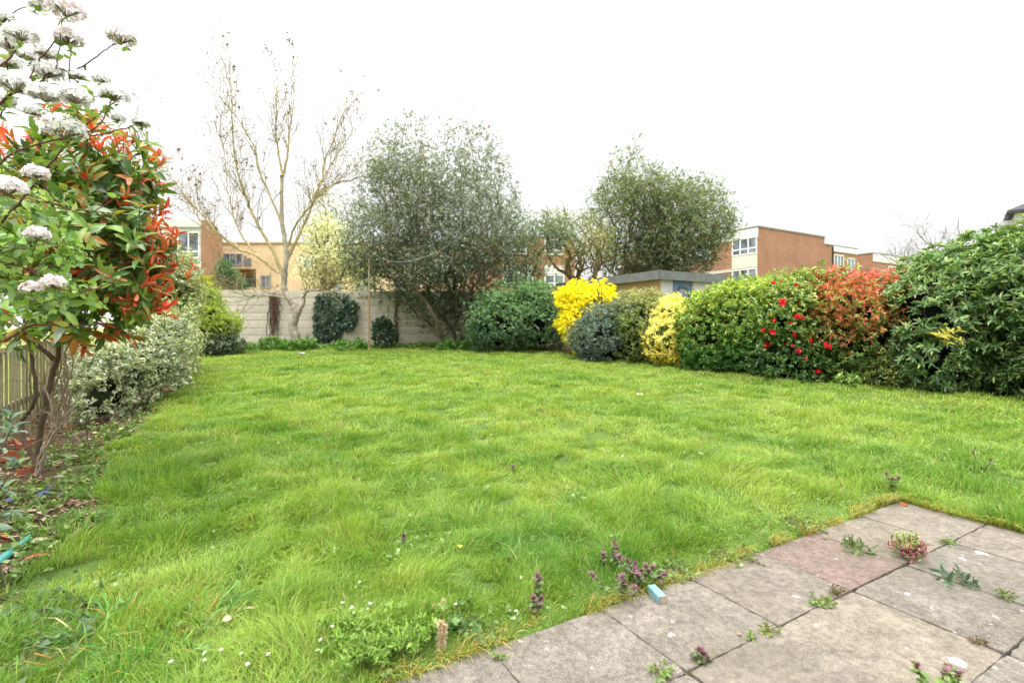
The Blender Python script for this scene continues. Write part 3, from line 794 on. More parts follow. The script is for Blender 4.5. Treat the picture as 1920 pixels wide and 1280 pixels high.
# ivy on the wall
IVY = pal(('4d6450', 4), ('3d5342', 4), ('667d62', 2), ('7f9474', .8))
def ivy(name, label, boxes, n, stems):
    Es = []
    for (a, b, c, d) in boxes:
        xm = ((a + b) / 2 - 960) / FPX * 20.9; Y = wall_y(xm) - .12
        Es.append(E(a, b, c, d, Y, .25))
    cx = (sum(b[0] + b[1] for b in boxes) / len(boxes) / 2 - 960) / FPX * 20.8
    t = thing(name, label, 'climber', (cx, wall_y(cx) - .15, float(gz(cx, 20.5))))
    G = Geo(); p, nn = shell(Es, n, .5, 1.05, .15, .4, 5)
    ax = unit(nn * .5 + np.array([0, -.8, .3]) + .3 * rng.normal(size=p.shape)); whorls(G, TIVY, p, ax, 4, .11, .11, 1.2, IVY, .01); G.build('foliage', M_GLOSS, t)
    S = Geo()
    for st in stems:
        Y = wall_y((st[0][0] - 960) / FPX * 20.9) - .1
        Q, r = limb([at(x, y, Y) for x, y in st], .045, .02); S.tube(Q, r, 6, hx('8a7a66'))
    S.build('stems', M_BARK, t, smooth=True)
ivy('ivy_clump', 'dark green ivy clump climbing the concrete wall beside the bare tree', [(588, 625, 552, 640), (600, 655, 548, 600), (605, 640, 580, 650), (632, 668, 575, 620), (650, 672, 565, 590), (590, 612, 610, 650)], 1700,
    [[(602, 655), (600, 640), (612, 630), (625, 610)], [(605, 655), (618, 640), (640, 610)]])

# dead vine on the wall
G = Geo(); xm = (515 - 960) / FPX * 20.8; tp = []
t = thing('dead_vine', 'bare brown dead vine hanging down the concrete wall', 'climber', (xm, wall_y(xm) - .08, .6))
for i in range(34):
    x0 = 515 + random.gauss(0, 5); pts = [at(x0 + random.gauss(0, 3.2), 552 + j * 13 + random.uniform(-4, 4), wall_y(xm) - .09) for j in range(random.randint(3, 8))]
    G.tube(pts, .012, 3, hx(random.choice(['8c6f5e', '9b8272', '7a5f50'])))
G.build('stems', M_BARK, t)
xm = (742 - 960) / FPX * 21.0
G = Geo(); t = thing('thin_climber', 'thin climber stem with sparse leaves on a wall joint behind the rusty pole', 'climber', (xm, wall_y(xm) - .08, .6))
for i in range(5):
    Q, r = limb([at(744 + random.gauss(0, 2.5), 650 - j * 17, wall_y(xm) - .1) for j in range(7)], .022, .012); G.tube(Q, r, 4, hx('7b6450'))
G.build('stems', M_BARK, t)
G = Geo(); ps = np.array([at(744 + random.gauss(0, 5), random.uniform(535, 560) if random.random() < .6 else random.uniform(560, 650), wall_y(xm) - .14) for i in range(50)])
whorls(G, T6, ps, np.tile([0, -1., .4], (50, 1)), 3, .09, .05, 1.0, pal(('6f7a4c', 2), ('8a6a4a', 2), ('55643e', 2))); G.build('foliage', M_LEAF, t)
# small laurel
shrub('small_laurel', 'small upright evergreen shrub against the wall near the rusty pole', 'shrub', G0(718, 655),
      [E(700, 738, 600, 658, 20.0, .4), E(706, 730, 596, 640, 20.1, .3)], 420, 6, .12, .05, pal(('4c6650', 4), ('65805c', 2), ('3c5240', 3)), T6, M_GLOSS, .7, .7, corecol=None, nstem=14, stem_r=.015)
for (x0, x1, y0, lab) in [(490, 520, 632, 'small leafy weed clump at the wall foot below the dead vine'), (530, 556, 638, 'bright weed clump at the foot of the bare tree'), (566, 590, 634, 'leafy weed clump between bare tree and ivy'),
                          (625, 690, 638, 'low weed patch along the wall between ivy and rusty pole'), (820, 880, 640, 'leafy weed clump under the holly trunk'), (430, 480, 645, 'weed clump beside the low dark bush')]:
    shrub('weed_clump', lab, 'weed', G0((x0 + x1) / 2, 655), [E(x0, x1, y0, 664, 19.0, .35)], 130, 6, .11, .045, pal(('6f9a4a', 3), ('58803c', 3), ('8ab45a', 2)), T6, M_LEAF, .8, .6, corecol=None, nstem=8, stem_r=.008)

# ------------------------------------------------------------------ trees
def px_limb(G, pts, Y, r0, r1, off, col, n=7, ret=None, dy0=0.0):
    P = [at(x, y, Y) + np.array([0, dy0 + off * (i / max(1, len(pts) - 1)) ** 1.2, 0]) for i, (x, y) in enumerate(pts)]
    Q, r = limb(P, r0, r1, 6, .012); G.tube(Q, r, n, np.array([hx(col) * (.8 + .4 * random.random()) for _ in Q]))
    if ret is not None: ret.append((Q, r, off))
    return Q

def bare_tree():
    Y = 19.6; bx = (557 - 960) / FPX * Y
    t = thing('bare_tree', 'tall bare spreading tree with yellowish limbs in front of the concrete wall', 'tree', (bx, Y, float(gz(bx, Y))))
    G = Geo(); ls = []
    c1, c2 = 'c8bba6', 'd4c290'
    px_limb(G, [(560, 660), (554, 632), (549, 608), (556, 586)], Y, .20, .15, 0, c1, 9)
    px_limb(G, [(556, 590), (551, 572), (541, 557), (533, 542), (534, 520), (538, 480), (534, 442), (529, 405), (530, 370), (530, 330)], Y, .15, .06, -.1, c1, 9, ls)
    px_limb(G, [(557, 588), (567, 565), (566, 552), (568, 540)], Y, .12, .04, .2, c1, 8, ls)
    px_limb(G, [(567, 556), (582, 546), (605, 544), (622, 536)], Y, .055, .025, -.5, c1, 6, ls)
    px_limb(G, [(548, 565), (527, 557), (495, 554), (470, 556), (452, 545)], Y, .05, .015, -.6, c1, 6, ls)
    px_limb(G, [(530, 332), (524, 290), (520, 255), (524, 200), (526, 150)], Y, .055, .010, -.3, c2, 6, ls)
    px_limb(G, [(530, 332), (538, 285), (538, 250), (545, 185), (541, 115)], Y, .055, .010, .4, c2, 6, ls)
    px_limb(G, [(535, 530), (516, 475), (496, 437), (477, 396), (472, 370), (460, 330), (454, 258), (458, 195), (446, 140)], Y, .08, .010, -1.0, c2, 7, ls)
    px_limb(G, [(522, 512), (483, 480), (446, 462), (396, 407), (372, 372), (344, 330), (338, 300)], Y, .055, .010, -1.6, c2, 6, ls)
    px_limb(G, [(538, 490), (545, 467), (556, 437), (571, 395), (581, 352), (602, 305), (633, 248), (672, 190)], Y, .08, .010, 1.2, c2, 7, ls)
    px_limb(G, [(591, 330), (588, 290), (600, 240), (612, 180), (625, 150)], Y, .045, .012, 1.4, c2, 5, ls, .8)
    px_limb(G, [(590, 345), (615, 330), (650, 318), (662, 312)], Y, .04, .012, .6, c2, 5, ls, .8)
    px_limb(G, [(534, 440), (520, 392), (492, 322), (487, 280), (462, 235), (440, 205)], Y, .055, .010, -.9, c2, 6, ls)
    px_limb(G, [(536, 470), (560, 420), (590, 390), (610, 372), (640, 360)], Y, .05, .012, -.9, c2, 5, ls)
    px_limb(G, [(482, 480), (450, 440), (430, 400), (415, 350), (405, 290), (392, 240)], Y, .045, .012, .8, c2, 5, ls)
    px_limb(G, [(446, 462), (410, 440), (380, 425), (355, 395), (340, 380)], Y, .04, .012, .5, c2, 5, ls)
    G.build('trunk', M_BARK, t, smooth=True)
    Tw = Geo(); tips = []
    for Q, r, off in ls[2:]:
        L0 = np.linalg.norm(np.diff(Q, axis=0), axis=1).sum()
        for i in range(int(len(Q) * .25), len(Q) - 1):
            for rep in range(2):
                if random.random() < .6:
                    d = unit(Q[i + 1] - Q[i]); s = unit(np.cross(d, rng.normal(size=3)))
                    twig(Tw, Q[i], unit(d * .8 + s * .7 + np.array([0, 0, .25])), random.uniform(.6, 1.9), min(.013, r[i] * .5), 2, hx('b4a47c'), tips, 5, .3, .14, .42, 0, 3, .0058)
        twig(Tw, Q[-1], unit(Q[-1] - Q[-2]), 1.0, .012, 2, hx('a8966c'), tips, 6, .25, .1, .5, 0, 3, .0065)
    Tw.build('twigs', M_BARK, t)
    G = Geo(); pick = [tips[i] for i in rng.choice(len(tips), min(len(tips), 2600), replace=False)]
    p = np.array([q[0] for q in pick]); d = np.array([q[1] for q in pick])
    whorls(G, T4, p, d, 2, .07, .035, .9, pal(('85755a', 4), ('74624c', 3), ('8f8a5a', 2), ('97794f', 2)))
    cl = p[rng.choice(len(p), 130)]; whorls(G, T4, cl, rdir(len(cl)), 6, .085, .045, 1.2, pal(('6a5344', 3), ('80624c', 2)), .01)
    G.build('foliage', M_LEAF, t)
bare_tree()

def leafy_tree(name, label, bases, ells, nt, k, L, W, colf, gap, gs, barkc, Y, r_tip=.007, rmax=.16, T=T4, mat=None, spread=1.1, pw=.45, seed=9, cl=.22, per=5, power=.45, path_w=.3, cat='tree', extra=None, bumps=6, density=None, up=.12):
    Es = lump([(np.array(c, float), np.array(r, float)) for c, r in ells], bumps, .2, .45)
    b0 = bases[0]
    t = thing(name, label, cat, (b0[0], b0[1], float(gz(b0[0], b0[1]))))
    tg = fill(Es, nt, gap, gs, seed, pw)
    if density is not None: tg = tg[rng.random(len(tg)) < density(tg)]
    G = Geo()
    B = [(x, y, float(gz(x, y)) - .03) for x, y in bases]
    nodes, par, tips = colonize(B, tg, .4, path_w, up, .035)
    skeleton_tubes(G, nodes, par, r_tip, power, rmax, hx(barkc)); G.build('trunk', M_BARK, t, smooth=True)
    F = Geo()
    tp = nodes[tips]; dr = unit(nodes[tips] - nodes[par[tips]])
    rep = per
    p = np.repeat(tp, rep, 0) + np.clip(rng.normal(size=(len(tp) * rep, 3)), -2, 2) * cl
    ax = unit(np.repeat(dr, rep, 0) + .5 * rng.normal(size=p.shape) + np.array([0, 0, .35]))
    whorls(F, T, p, ax, k, L, W, spread, colf, .02)
    F.build('crown', mat or M_LEAF, t)
    if extra: extra(t, tp)
    return t

def berries(t, tp):
    G = Geo(); n = 26
    q = tp[rng.choice(len(tp), n)] + rng.normal(size=(n, 3)) * .15
    for k in range(n):
        G = Geo(); whorls(G, TDISC, q[k:k + 1], np.array([[0, -1, .2]]), 5, .06, .06, 1.1, pal(('b05a48', 2), ('c06a50', 2), ('9a5040', 1)), .02)
        G.build('berry_cluster', M_PETAL, t)

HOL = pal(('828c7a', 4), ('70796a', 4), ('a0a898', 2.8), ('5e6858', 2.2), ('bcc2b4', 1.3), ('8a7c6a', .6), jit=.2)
Y = 19.9
hb = [((850 + dx) - 960) / FPX * Y for dx in (-12, 0, 10, 22, -22)]
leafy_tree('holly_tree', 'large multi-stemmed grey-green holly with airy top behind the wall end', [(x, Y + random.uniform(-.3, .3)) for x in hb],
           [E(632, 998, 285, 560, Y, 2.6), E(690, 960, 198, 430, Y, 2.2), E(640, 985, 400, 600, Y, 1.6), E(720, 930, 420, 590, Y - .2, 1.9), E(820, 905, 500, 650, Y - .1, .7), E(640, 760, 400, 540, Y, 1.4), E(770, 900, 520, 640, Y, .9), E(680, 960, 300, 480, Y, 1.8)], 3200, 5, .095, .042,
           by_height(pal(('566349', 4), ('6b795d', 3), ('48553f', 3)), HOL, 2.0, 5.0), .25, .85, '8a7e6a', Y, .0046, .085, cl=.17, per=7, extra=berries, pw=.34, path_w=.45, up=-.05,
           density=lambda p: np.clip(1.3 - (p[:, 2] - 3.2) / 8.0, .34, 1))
Y = 23.5
HOL2 = pal(('7f8d64', 4), ('6a7951', 4), ('98a578', 2.6), ('57633f', 2.5), ('b0b88c', 1.2), ('a07a56', .35), jit=.2)
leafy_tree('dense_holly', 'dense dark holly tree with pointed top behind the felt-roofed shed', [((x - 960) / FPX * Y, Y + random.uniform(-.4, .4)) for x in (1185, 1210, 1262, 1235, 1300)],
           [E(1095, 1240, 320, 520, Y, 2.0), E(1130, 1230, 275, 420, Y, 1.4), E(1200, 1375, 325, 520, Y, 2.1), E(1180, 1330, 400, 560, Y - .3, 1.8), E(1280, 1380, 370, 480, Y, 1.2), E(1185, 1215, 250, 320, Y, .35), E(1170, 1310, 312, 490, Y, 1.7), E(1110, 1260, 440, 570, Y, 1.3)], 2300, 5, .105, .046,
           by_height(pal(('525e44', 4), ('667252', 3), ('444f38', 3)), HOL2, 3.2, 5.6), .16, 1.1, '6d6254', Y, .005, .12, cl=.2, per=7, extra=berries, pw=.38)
Y = 20.8
leafy_tree('spreading_holly', 'lower spreading evergreen filling the gap between the two big hollies', [((985 - 960) / FPX * Y, Y + .4), ((1010 - 960) / FPX * Y, Y)],
           [E(900, 1040, 420, 560, Y, 1.2), E(940, 1080, 400, 480, Y + .3, 1.0), E(1010, 1090, 400, 470, Y, .9)], 520, 4, .10, .045, pal(('728464', 4), ('8a9a76', 3), ('5c6c50', 3), ('a6b28c', 1.2)), .34, .8, '8a7e6a', Y, .0045, .07, cl=.2, per=5)
Y = 22.2
leafy_tree('crooked_tree', 'crooked mossy tree with thin yellow-green twigs over the shed end', [((1105 - 960) / FPX * Y, Y), ((1085 - 960) / FPX * Y, Y)],
           [E(1020, 1145, 400, 520, Y, 1.4), E(1000, 1110, 380, 450, Y, 1.0), E(1060, 1160, 450, 540, Y, 1.0)], 560, 3, .09, .035, pal(('a8ab5a', 3), ('8c9350', 3), ('c0bf74', 1.5), ('7d7a50', 1)), .2, .7, '8d7d5e', Y, .009, .12, cl=.24, per=4, power=.5)
Y = 26.0
leafy_tree('blossom_tree', 'pale cream blossoming tree behind the concrete wall', [((600 - 960) / FPX * Y, Y), ((640 - 960) / FPX * Y, Y + .3)],
           [E(560, 650, 430, 560, Y, 1.3), E(610, 720, 440, 560, Y, 1.4), E(570, 660, 400, 480, Y + .3, 1.2)], 800, 4, .10, .07, pal(('dcd8c0', 4), ('c6c6a0', 2.5), ('ece8d8', 3), ('aeae80', 1.6)), .22, .8, '8a7a5c', Y, .008, .1, T=T6, mat=M_PETAL, cl=.26, per=4, pw=.5)
Y = 33.0
leafy_tree('pale_willow', 'thin pale yellow-green willow rising behind the buff flats', [((610 - 960) / FPX * Y, Y)],
           [E(575, 660, 345, 480, Y, 1.4), E(560, 640, 400, 500, Y, 1.4)], 260, 3, .13, .04, pal(('c8c88c', 3), ('b2b676', 3), ('d8d6a8', 2)), .2, 1.2, 'a09468', Y, .011, .14, cl=.4, per=5, pw=.5)
Y = 27.0
leafy_tree('conifer_bush', 'dark green bushy tree beside the red brick end wall', [((425 - 960) / FPX * Y, Y)], [E(408, 438, 485, 560, Y, .8), E(425, 460, 520, 560, Y, .6)], 150, 5, .13, .05,
           pal(('5a7a52', 3), ('48664a', 3), ('7d9a62', 1)), 0, 1, '5d5244', Y, .008, .06, cl=.2, per=7)
# spiky yellow-green plant over the wall corner
Y = 22.0; b = at(372, 600, Y)
t = thing('spiky_palm', 'spiky yellow-green palm-like plant rising behind the lime green bush', 'plant', (b[0], Y, float(gz(b[0], Y))))
S = Geo(); S.tube([(b[0], Y, gz(b[0], Y)), (b[0] + .05, Y, 2.4), at(376, 535, Y)], [.09, .07, .05], 6, hx('7a6a50')); S.build('trunk', M_BARK, t, smooth=True)
G = Geo(); whorls(G, T6, np.tile(at(376, 536, Y), (3, 1)), np.array([[0, -.3, 1], [.2, -.5, .7], [-.4, -.2, .8]]), 26, .75, .07, 1.1, pal(('c4c452', 3), ('a4ae48', 2), ('d8d470', 1))); G.build('fronds', M_LEAF, t)
# reddish bare twig bush above the wall
Y = 22.5; t = thing('red_twig_bush', 'tangle of reddish bare twigs above the concrete wall top', 'shrub', (at(415, 600, Y)[0], Y, .6)); G = Geo(); tp = []
for i in range(46):
    p0 = at(random.uniform(385, 450), 575, Y + random.uniform(-.3, .5)); twig(G, p0, unit(np.array([random.gauss(0, .6), 0, 1.])), random.uniform(.7, 1.5), .014, 2, hx(random.choice(['a98c7c', '977866', 'b39a88'])), tp, 5, .5, .0, .5)
for i in range(6): G.tube([(at(415, 600, Y)[0] + random.gauss(0, .1), Y, .58), at(random.uniform(390, 445), 575, Y)], [.03, .015], 5, hx('8a7060'))
G.build('twigs', M_BARK, t)
# distant bare trees
def twig_tree(label, px, Y, top, spread, n, col):
    b = at(px, 600, Y); z0 = float(gz(b[0], Y)); t = thing('bare_tree', label, 'tree', (b[0], Y, z0)); G = Geo(); tp = []
    zt = at(px, top, Y)[2]; fork = z0 + (zt - z0) * .62
    Q, r = limb([(b[0], Y, z0 - .05), (b[0] + .15, Y, z0 + (fork - z0) * .5), (b[0], Y, fork)], .2, .13); G.tube(Q, r, 8, hx(col)); G.build('trunk', M_BARK, t, smooth=True)
    G = Geo()
    for i in range(n):
        d = unit(np.array([random.gauss(0, spread), random.gauss(0, spread), 1])); twig(G, np.array([b[0], Y, fork - random.random() * .5]), d, (zt - fork) * random.uniform(.7, 1.1) / max(.5, d[2]) * .8, .04, 3, hx(col), tp, 7, .45, .04, .5, 1, 4, .007)
    G.build('twigs', M_BARK, t)
twig_tree('bare twisted tree rising beyond the rhododendron', 1782, 23.0, 415, .8, 12, 'a89e96')
twig_tree('faint bare tree beyond the hedge beside the last brick house', 1705, 34.0, 440, .9, 11, 'a39a92')

# ------------------------------------------------------------------ concrete wall
def make_wall():
    d = WALL1 - WALL0; Lw = np.linalg.norm(d); rz = math.atan2(d[1], d[0]); nb = 10; bay = Lw / nb
    t = thing('concrete_wall', 'grey concrete panel wall closing the far end of the garden', 'wall', (WALL0[0], WALL0[1], .55), rz)
    for i in range(nb):
        G = Geo(); x0, x1 = i * bay + .05, (i + 1) * bay - .05
        z = -.1
        for r in range(8):
            hh = .30; dep = random.uniform(-.002, .002)
            tint = hx('d8cfbe', .92) * random.uniform(.94, 1.06)
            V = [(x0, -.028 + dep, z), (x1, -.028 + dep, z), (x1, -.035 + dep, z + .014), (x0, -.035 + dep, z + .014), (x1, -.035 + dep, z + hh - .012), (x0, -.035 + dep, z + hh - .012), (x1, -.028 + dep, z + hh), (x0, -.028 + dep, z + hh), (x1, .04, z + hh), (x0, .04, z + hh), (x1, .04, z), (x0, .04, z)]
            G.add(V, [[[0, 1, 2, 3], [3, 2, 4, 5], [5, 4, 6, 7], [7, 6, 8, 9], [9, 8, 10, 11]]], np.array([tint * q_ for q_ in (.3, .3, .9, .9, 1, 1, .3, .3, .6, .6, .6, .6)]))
            z += hh + .007
        G.build('panel', M_CONC, t, world=False)
    for i in range(nb + 1):
        G = Geo(); x = i * bay; G.box((x - .05, -.04, -.2), (x + .05, .06, 2.345), hx('d4cab8', .88)); G.build('post', M_CONC, t, world=False)
make_wall()

# ------------------------------------------------------------------ shed
def flat_box(G, x0, x1, y0, y1, z0, z1, col): G.box((x0, y0, z0), (x1, y1, z1), col)
def make_shed():
    c = at(1237, 560, 17.0); zb = float(gz(c[0], 17.0)); t = thing('garden_shed', 'flat-roofed garden outbuilding with blue door and white wall behind the hedge', 'shed', (c[0], 17.0, zb), ROT)
    zr = 3.2 - zb
    G = Geo(); G.box((0, 0, -.1), (.06, 5.6, zr - .15), hx('e0c890')); G.box((7.6, 0, -.1), (7.66, 5.6, zr - .15), hx('e0c890')); G.box((.06, 5.54, -.1), (7.6, 5.6, zr - .15), hx('e0c890')); G.build('side_wall', M_YBRICK, t, world=False)
    G = Geo(); G.box((.06, .0, -.1), (.62, .08, zr - .15), hx('e6e4e0')); G.box((1.62, 0, -.1), (7.6, .08, zr - .15), hx('e8e6e2')); G.build('front_wall', M_PAINT, t, world=False)
    G = Geo(); G.box((-.12, -.14, zr - .22), (7.8, -.1, zr + .08), hx('8f9492', .55)); G.box((-.16, -.1, zr - .22), (-.12, 5.8, zr + .08), hx('8f9492', .55)); G.box((7.8, -.1, zr - .22), (7.84, 5.8, zr + .08), hx('8f9492'))
    G.build('fascia', M_FELT, t, world=False)
    G = Geo(); G.box((-.12, -.1, zr - .12), (7.8, 5.8, zr + .05), hx('7d8080', .5)); 
    for k in range(7): G.box((.4 + k, -.15, zr + .06), (.46 + k, 5.8, zr + .09), hx('6d7070', .5))
    G.build('roof', M_FELT, t, world=False)
    dr = Geo(); dr.box((.62, -.01, 0), (.70, .08, zr - .2), hx('6a86ac')); dr.box((1.50, -.01, 0), (1.56, .08, zr - .2), hx('6a86ac')); dr.box((.7, .0, 0), (1.5, .05, .95), hx('7590b4')); dr.box((.7, -.005, zr - .32), (1.5, .06, zr - .2), hx('7590b4'))
    cx, cz, R1, R2 = 1.1, zr - .78, .40, .30   # panel around the octagon
    a = np.arange(8) * PI / 4 + PI / 8
    o = np.stack([cx + R1 * 1.02 * np.cos(a), np.full(8, .005), cz + R1 * 1.02 * np.sin(a)], 1)
    sq = np.array([[1.5, 0.005, cz + .17], [1.27, .005, cz + .46], [.93, .005, cz + .46], [.7, .005, cz + .17], [.7, .005, cz - .17], [.93, .005, cz - .46], [1.27, .005, cz - .46], [1.5, .005, cz - .17]])
    o[:, 0] = np.clip(o[:, 0], .72, 1.48); i = np.arange(8); j = (i + 1) % 8
    dr.add(np.concatenate([o, sq]), [np.stack([i, j, j + 8, i + 8], 1)], hx('7590b4'))
    for (x_, s_) in ((.7, 1), (1.5, -1)):
        for (z_, q_) in ((cz + .46, 1), (cz - .46, -1)):
            dr.add([(x_, .005, z_), (x_ + s_ * .23, .005, z_), (x_, .005, z_ - q_ * .29)], [[[0, 1, 2]]], hx('7590b4'))
    dr.box((.7, .004, .95), (1.5, .05, cz - .46), hx('7590b4'))
    d = dr.build('door', M_PAINT, t, world=False)
    f = Geo(); o2 = o.copy(); o2[:, 1] = -.02; q = o2.copy(); q[:, 0] = cx + (q[:, 0] - cx) * .78; q[:, 2] = cz + (q[:, 2] - cz) * .78
    f.add(np.concatenate([o2, q]), [np.stack([i, j, j + 8, i + 8], 1)], hx('5a6068')); f.build('window_frame', M_PAINT, d, world=False)
    g = Geo(); q2 = q.copy(); q2[:, 1] = .0; g.add(q2, [np.arange(8)[None]], hx('888888')); g.build('pane', M_GLASS, d, world=False)
    G = Geo(); G.box((1.56, -.012, 0), (1.66, .085, zr - .2), hx('c9b79a')); G.build('door_post', M_WOOD, t, world=False)
make_shed()

# ------------------------------------------------------------------ buildings
def window(t, face, u, z, w, h, cols=2, transom=.72, frame='f0f0ee', kind=None, off=.0):
    """face 'x': plane local x=off facing -x, u runs along local y; face 'y': plane local y=off facing -y, u along local x"""
    G = Geo(); P = Geo(); c = hx(frame, .85); b = .10
    def bx(g, u0, u1, z0, z1, d0, d1, col):
        if face == 'x': g.box((off - d1, u0, z0), (off - d0, u1, z1), col)
        else: g.box((u0, off - d1, z0), (u1, off - d0, z1), col)
    bx(G, u, u + w, z, z + b, -.02, .06, c); bx(G, u, u + w, z + h - b, z + h, -.02, .06, c)
    for k in range(cols + 1):
        uu = u + (w - b) * k / cols; bx(G, uu, uu + b, z + b, z + h - b, -.02, .055, c)
    if transom: bx(G, u + b, u + w - b, z + h * (1 - transom) - b / 2, z + h * (1 - transom) + b / 2, -.02, .052, c)
    o = G.build('window', M_PAINT, t, world=False)
    bx(P, u + .02, u + w - .02, z + .02, z + h - .02, .0, .02, (.2, .2, .2)); P.build('pane', M_GLASS, o, world=False)
    return o

def brick_block(name, label, loc, w, dpt, z, mat, rot=ROT, cop='dcdad6'):
    t = thing(name, label, 'building', loc, rot)
    G = Geo(); G.box((0, 0, -.3), (w, dpt, z), (.5, .5, .5)); G.build('wall', mat, t, world=False)
    G = Geo(); G.box((-.06, -.06, z), (w + .06, dpt + .06, z + .12), hx('a8a49e')); G.build('roof_edge', M_PAINT, t, world=False)
    return t

# three-storey red brick block with white fronts
cY = 41.0; cx = (1422 - 960) / FPX * cY; gb = float(gz(cx, cY))
t = brick_block('brick_flats', 'three-storey red brick block with plain end wall and white-framed windows', (cx, cY, gb), 9.6, 16.0, 9.5 - gb, M_BRICK)
z0 = gb
G = Geo(); G.box((-.07, .02, 9.45 - .75 - z0), (-.002, 5.2, 9.45 - z0), hx('eeeeec', .8)); G.build('fascia', M_PAINT, t, world=False)
G = Geo(); G.box((-.05, .08, 6.3 - z0), (-.003, 2.4, 7.35 - z0), hx('e8e6d4', .75)); G.build('cladding', M_PAINT, t, world=False)
window(t, 'x', .1, 7.4 - z0, 2.3, 1.75, 3, .72); window(t, 'x', .1, 4.5 - z0, 2.3, 1.75, 3, .72)
G = Geo(); G.box((-.05, 2.42, 6.1 - z0), (-.003, 6.5, 6.35 - z0), hx('dcd6cc', .7)); G.build('floor_band', M_PAINT, t, world=False)
window(t, 'x', 4.6, 7.4 - z0, 2.2, 1.75, 3); window(t, 'x', 4.2, 4.6 - z0, 2.0, 1.5, 2); window(t, 'x', 9, 7.4 - z0, 2.2, 1.75, 3); window(t, 'x', 9, 4.5 - z0, 2.2, 1.75, 3)

# next houses to the side
cY = 52.0; cx = (1548 - 960) / FPX * cY; zt = 1.36 + 156 / FPX * cY; gb = float(gz(cx, cY))
t = brick_block('brick_house', 'red brick house with white fascia and two white windows beside the plain end wall', (cx, cY, gb), 6.2, 9.0, zt - gb, M_BRICK)
G = Geo(); G.box((1.3, -.07, zt - gb - .55), (6.25, -.003, zt - gb - .02), hx('eeeeec', .8)); G.build('fascia', M_PAINT, t, world=False)
G = Geo(); G.tube([(1.22, -.09, 0), (1.22, -.09, zt - gb - .1)], .06, 6, hx('444444')); G.build('drainpipe', M_PAINT, t, world=False, smooth=True)
window(t, 'y', 1.5, zt - gb - 2.6, 1.9, 1.75, 3); window(t, 'y', 4.1, zt - gb - 2.6, 1.5, 1.6, 2)
cY2 = 58.0; cx = (1636 - 960) / FPX * cY2; zt = 1.36 + 140 / FPX * cY2; gb = float(gz(cx, cY2))
t = brick_block('brick_house', 'farthest red brick house with white fascia just above the hedge', (cx, cY2, gb), 8.0, 9.0, zt - gb, M_BRICK)
G = Geo(); G.box((.05, -.07, zt - gb - .9), (7.9, -.003, zt - gb - .02), hx('eeeeec', .8)); G.build('fascia', M_PAINT, t, world=False)
window(t, 'y', 3.6, zt - gb - 2.7, 1.8, 1.5, 2)

# white house with dark hipped roof
cY = 30.0; cx = (1903 - 960) / FPX * cY; gb = float(gz(cx, cY)); ze = 1.36 + 220 / FPX * cY - gb
t = thing('white_house', 'white rendered house with dark eaves showing above the rhododendron', 'house', (cx, cY, gb), -.72)
G = Geo(); G.box((0, 0, -.2), (8, 7, ze), hx('e8e8ea', .75)); G.build('wall', M_PAINT, t, world=False)
G = Geo(); G.add([(-.35, -.35, ze), (8.35, -.35, ze), (8.35, 7.35, ze), (-.35, 7.35, ze), (3.2, 3.5, ze + 2.0), (5, 3.5, ze + 2.0), (-.35, -.35, ze - .15), (8.35, -.35, ze - .15), (8.35, 7.35, ze - .15), (-.35, 7.35, ze - .15)],
               [[[0, 1, 5, 4], [2, 3, 4, 5], [6, 7, 1, 0], [7, 8, 2, 1], [8, 9, 3, 2], [9, 6, 0, 3], [9, 8, 7, 6]], [[1, 2, 5], [3, 0, 4]]], hx('5c5c60')); G.build('roof', M_FELT, t, world=False)
G = Geo(); G.box((-.62, .3, ze - .75), (-.003, 2.2, ze - .5), hx('d8d8da', .7)); G.build('ledge', M_PAINT, t, world=False)
window(t, 'y', 1.6, ze - 2.4, 1.3, 1.3, 2, .7)

# red brick / white front house on the far left
cY = 40.0; cx = (377 - 960) / FPX * cY; gb = float(gz(cx, cY)); zt = 1.36 + 203 / FPX * cY - gb
t = thing('brick_end_house', 'white-fronted house with narrow red brick end wall beyond the lime green bush', 'house', (cx, cY, gb), 0)
G = Geo(); V = np.array([(0, 0, -.3), (1.35, .6, -.3), (1.35, .6, zt - 1.35), (.75, .33, zt - .12), (0, 0, zt), (-3.7, 6, -.3), (-2.35, 6.6, -.3), (-2.35, 6.6, zt - 1.35), (-2.95, 6.33, zt - .12), (-3.7, 6, zt)])
G.add(V, [[[0, 1, 2, 3, 4]], [[0 + 5, 4 + 5, 3 + 5, 2 + 5, 1 + 5]], [[1, 6, 7, 2], [2, 7, 8, 3], [3, 8, 9, 4], [4, 9, 5, 0]]], (.5, .5, .5)); G.build('end_wall', M_BRICK, t, world=False)
G = Geo(); G.box((-6, .25, -.3), (-.003, .9, zt - .55), hx('e6e6e2', .75)); G.build('front_wall', M_PAINT, t, world=False)
G = Geo(); G.box((-6.1, .05, zt - .55), (-.004, .95, zt + .02), hx('d8d6d2', .8)); G.build('roof_edge', M_PAINT, t, world=False)
window(t, 'y', -2.0, zt - 3.0, 1.75, 2.1, 2, .75, off=.25); window(t, 'y', -1.5, zt - 6.6, 1.2, 1.8, 1, 0, off=.25); window(t, 'y', -4.8, zt - 3.0, 1.75, 2.1, 2, .75, off=.25)

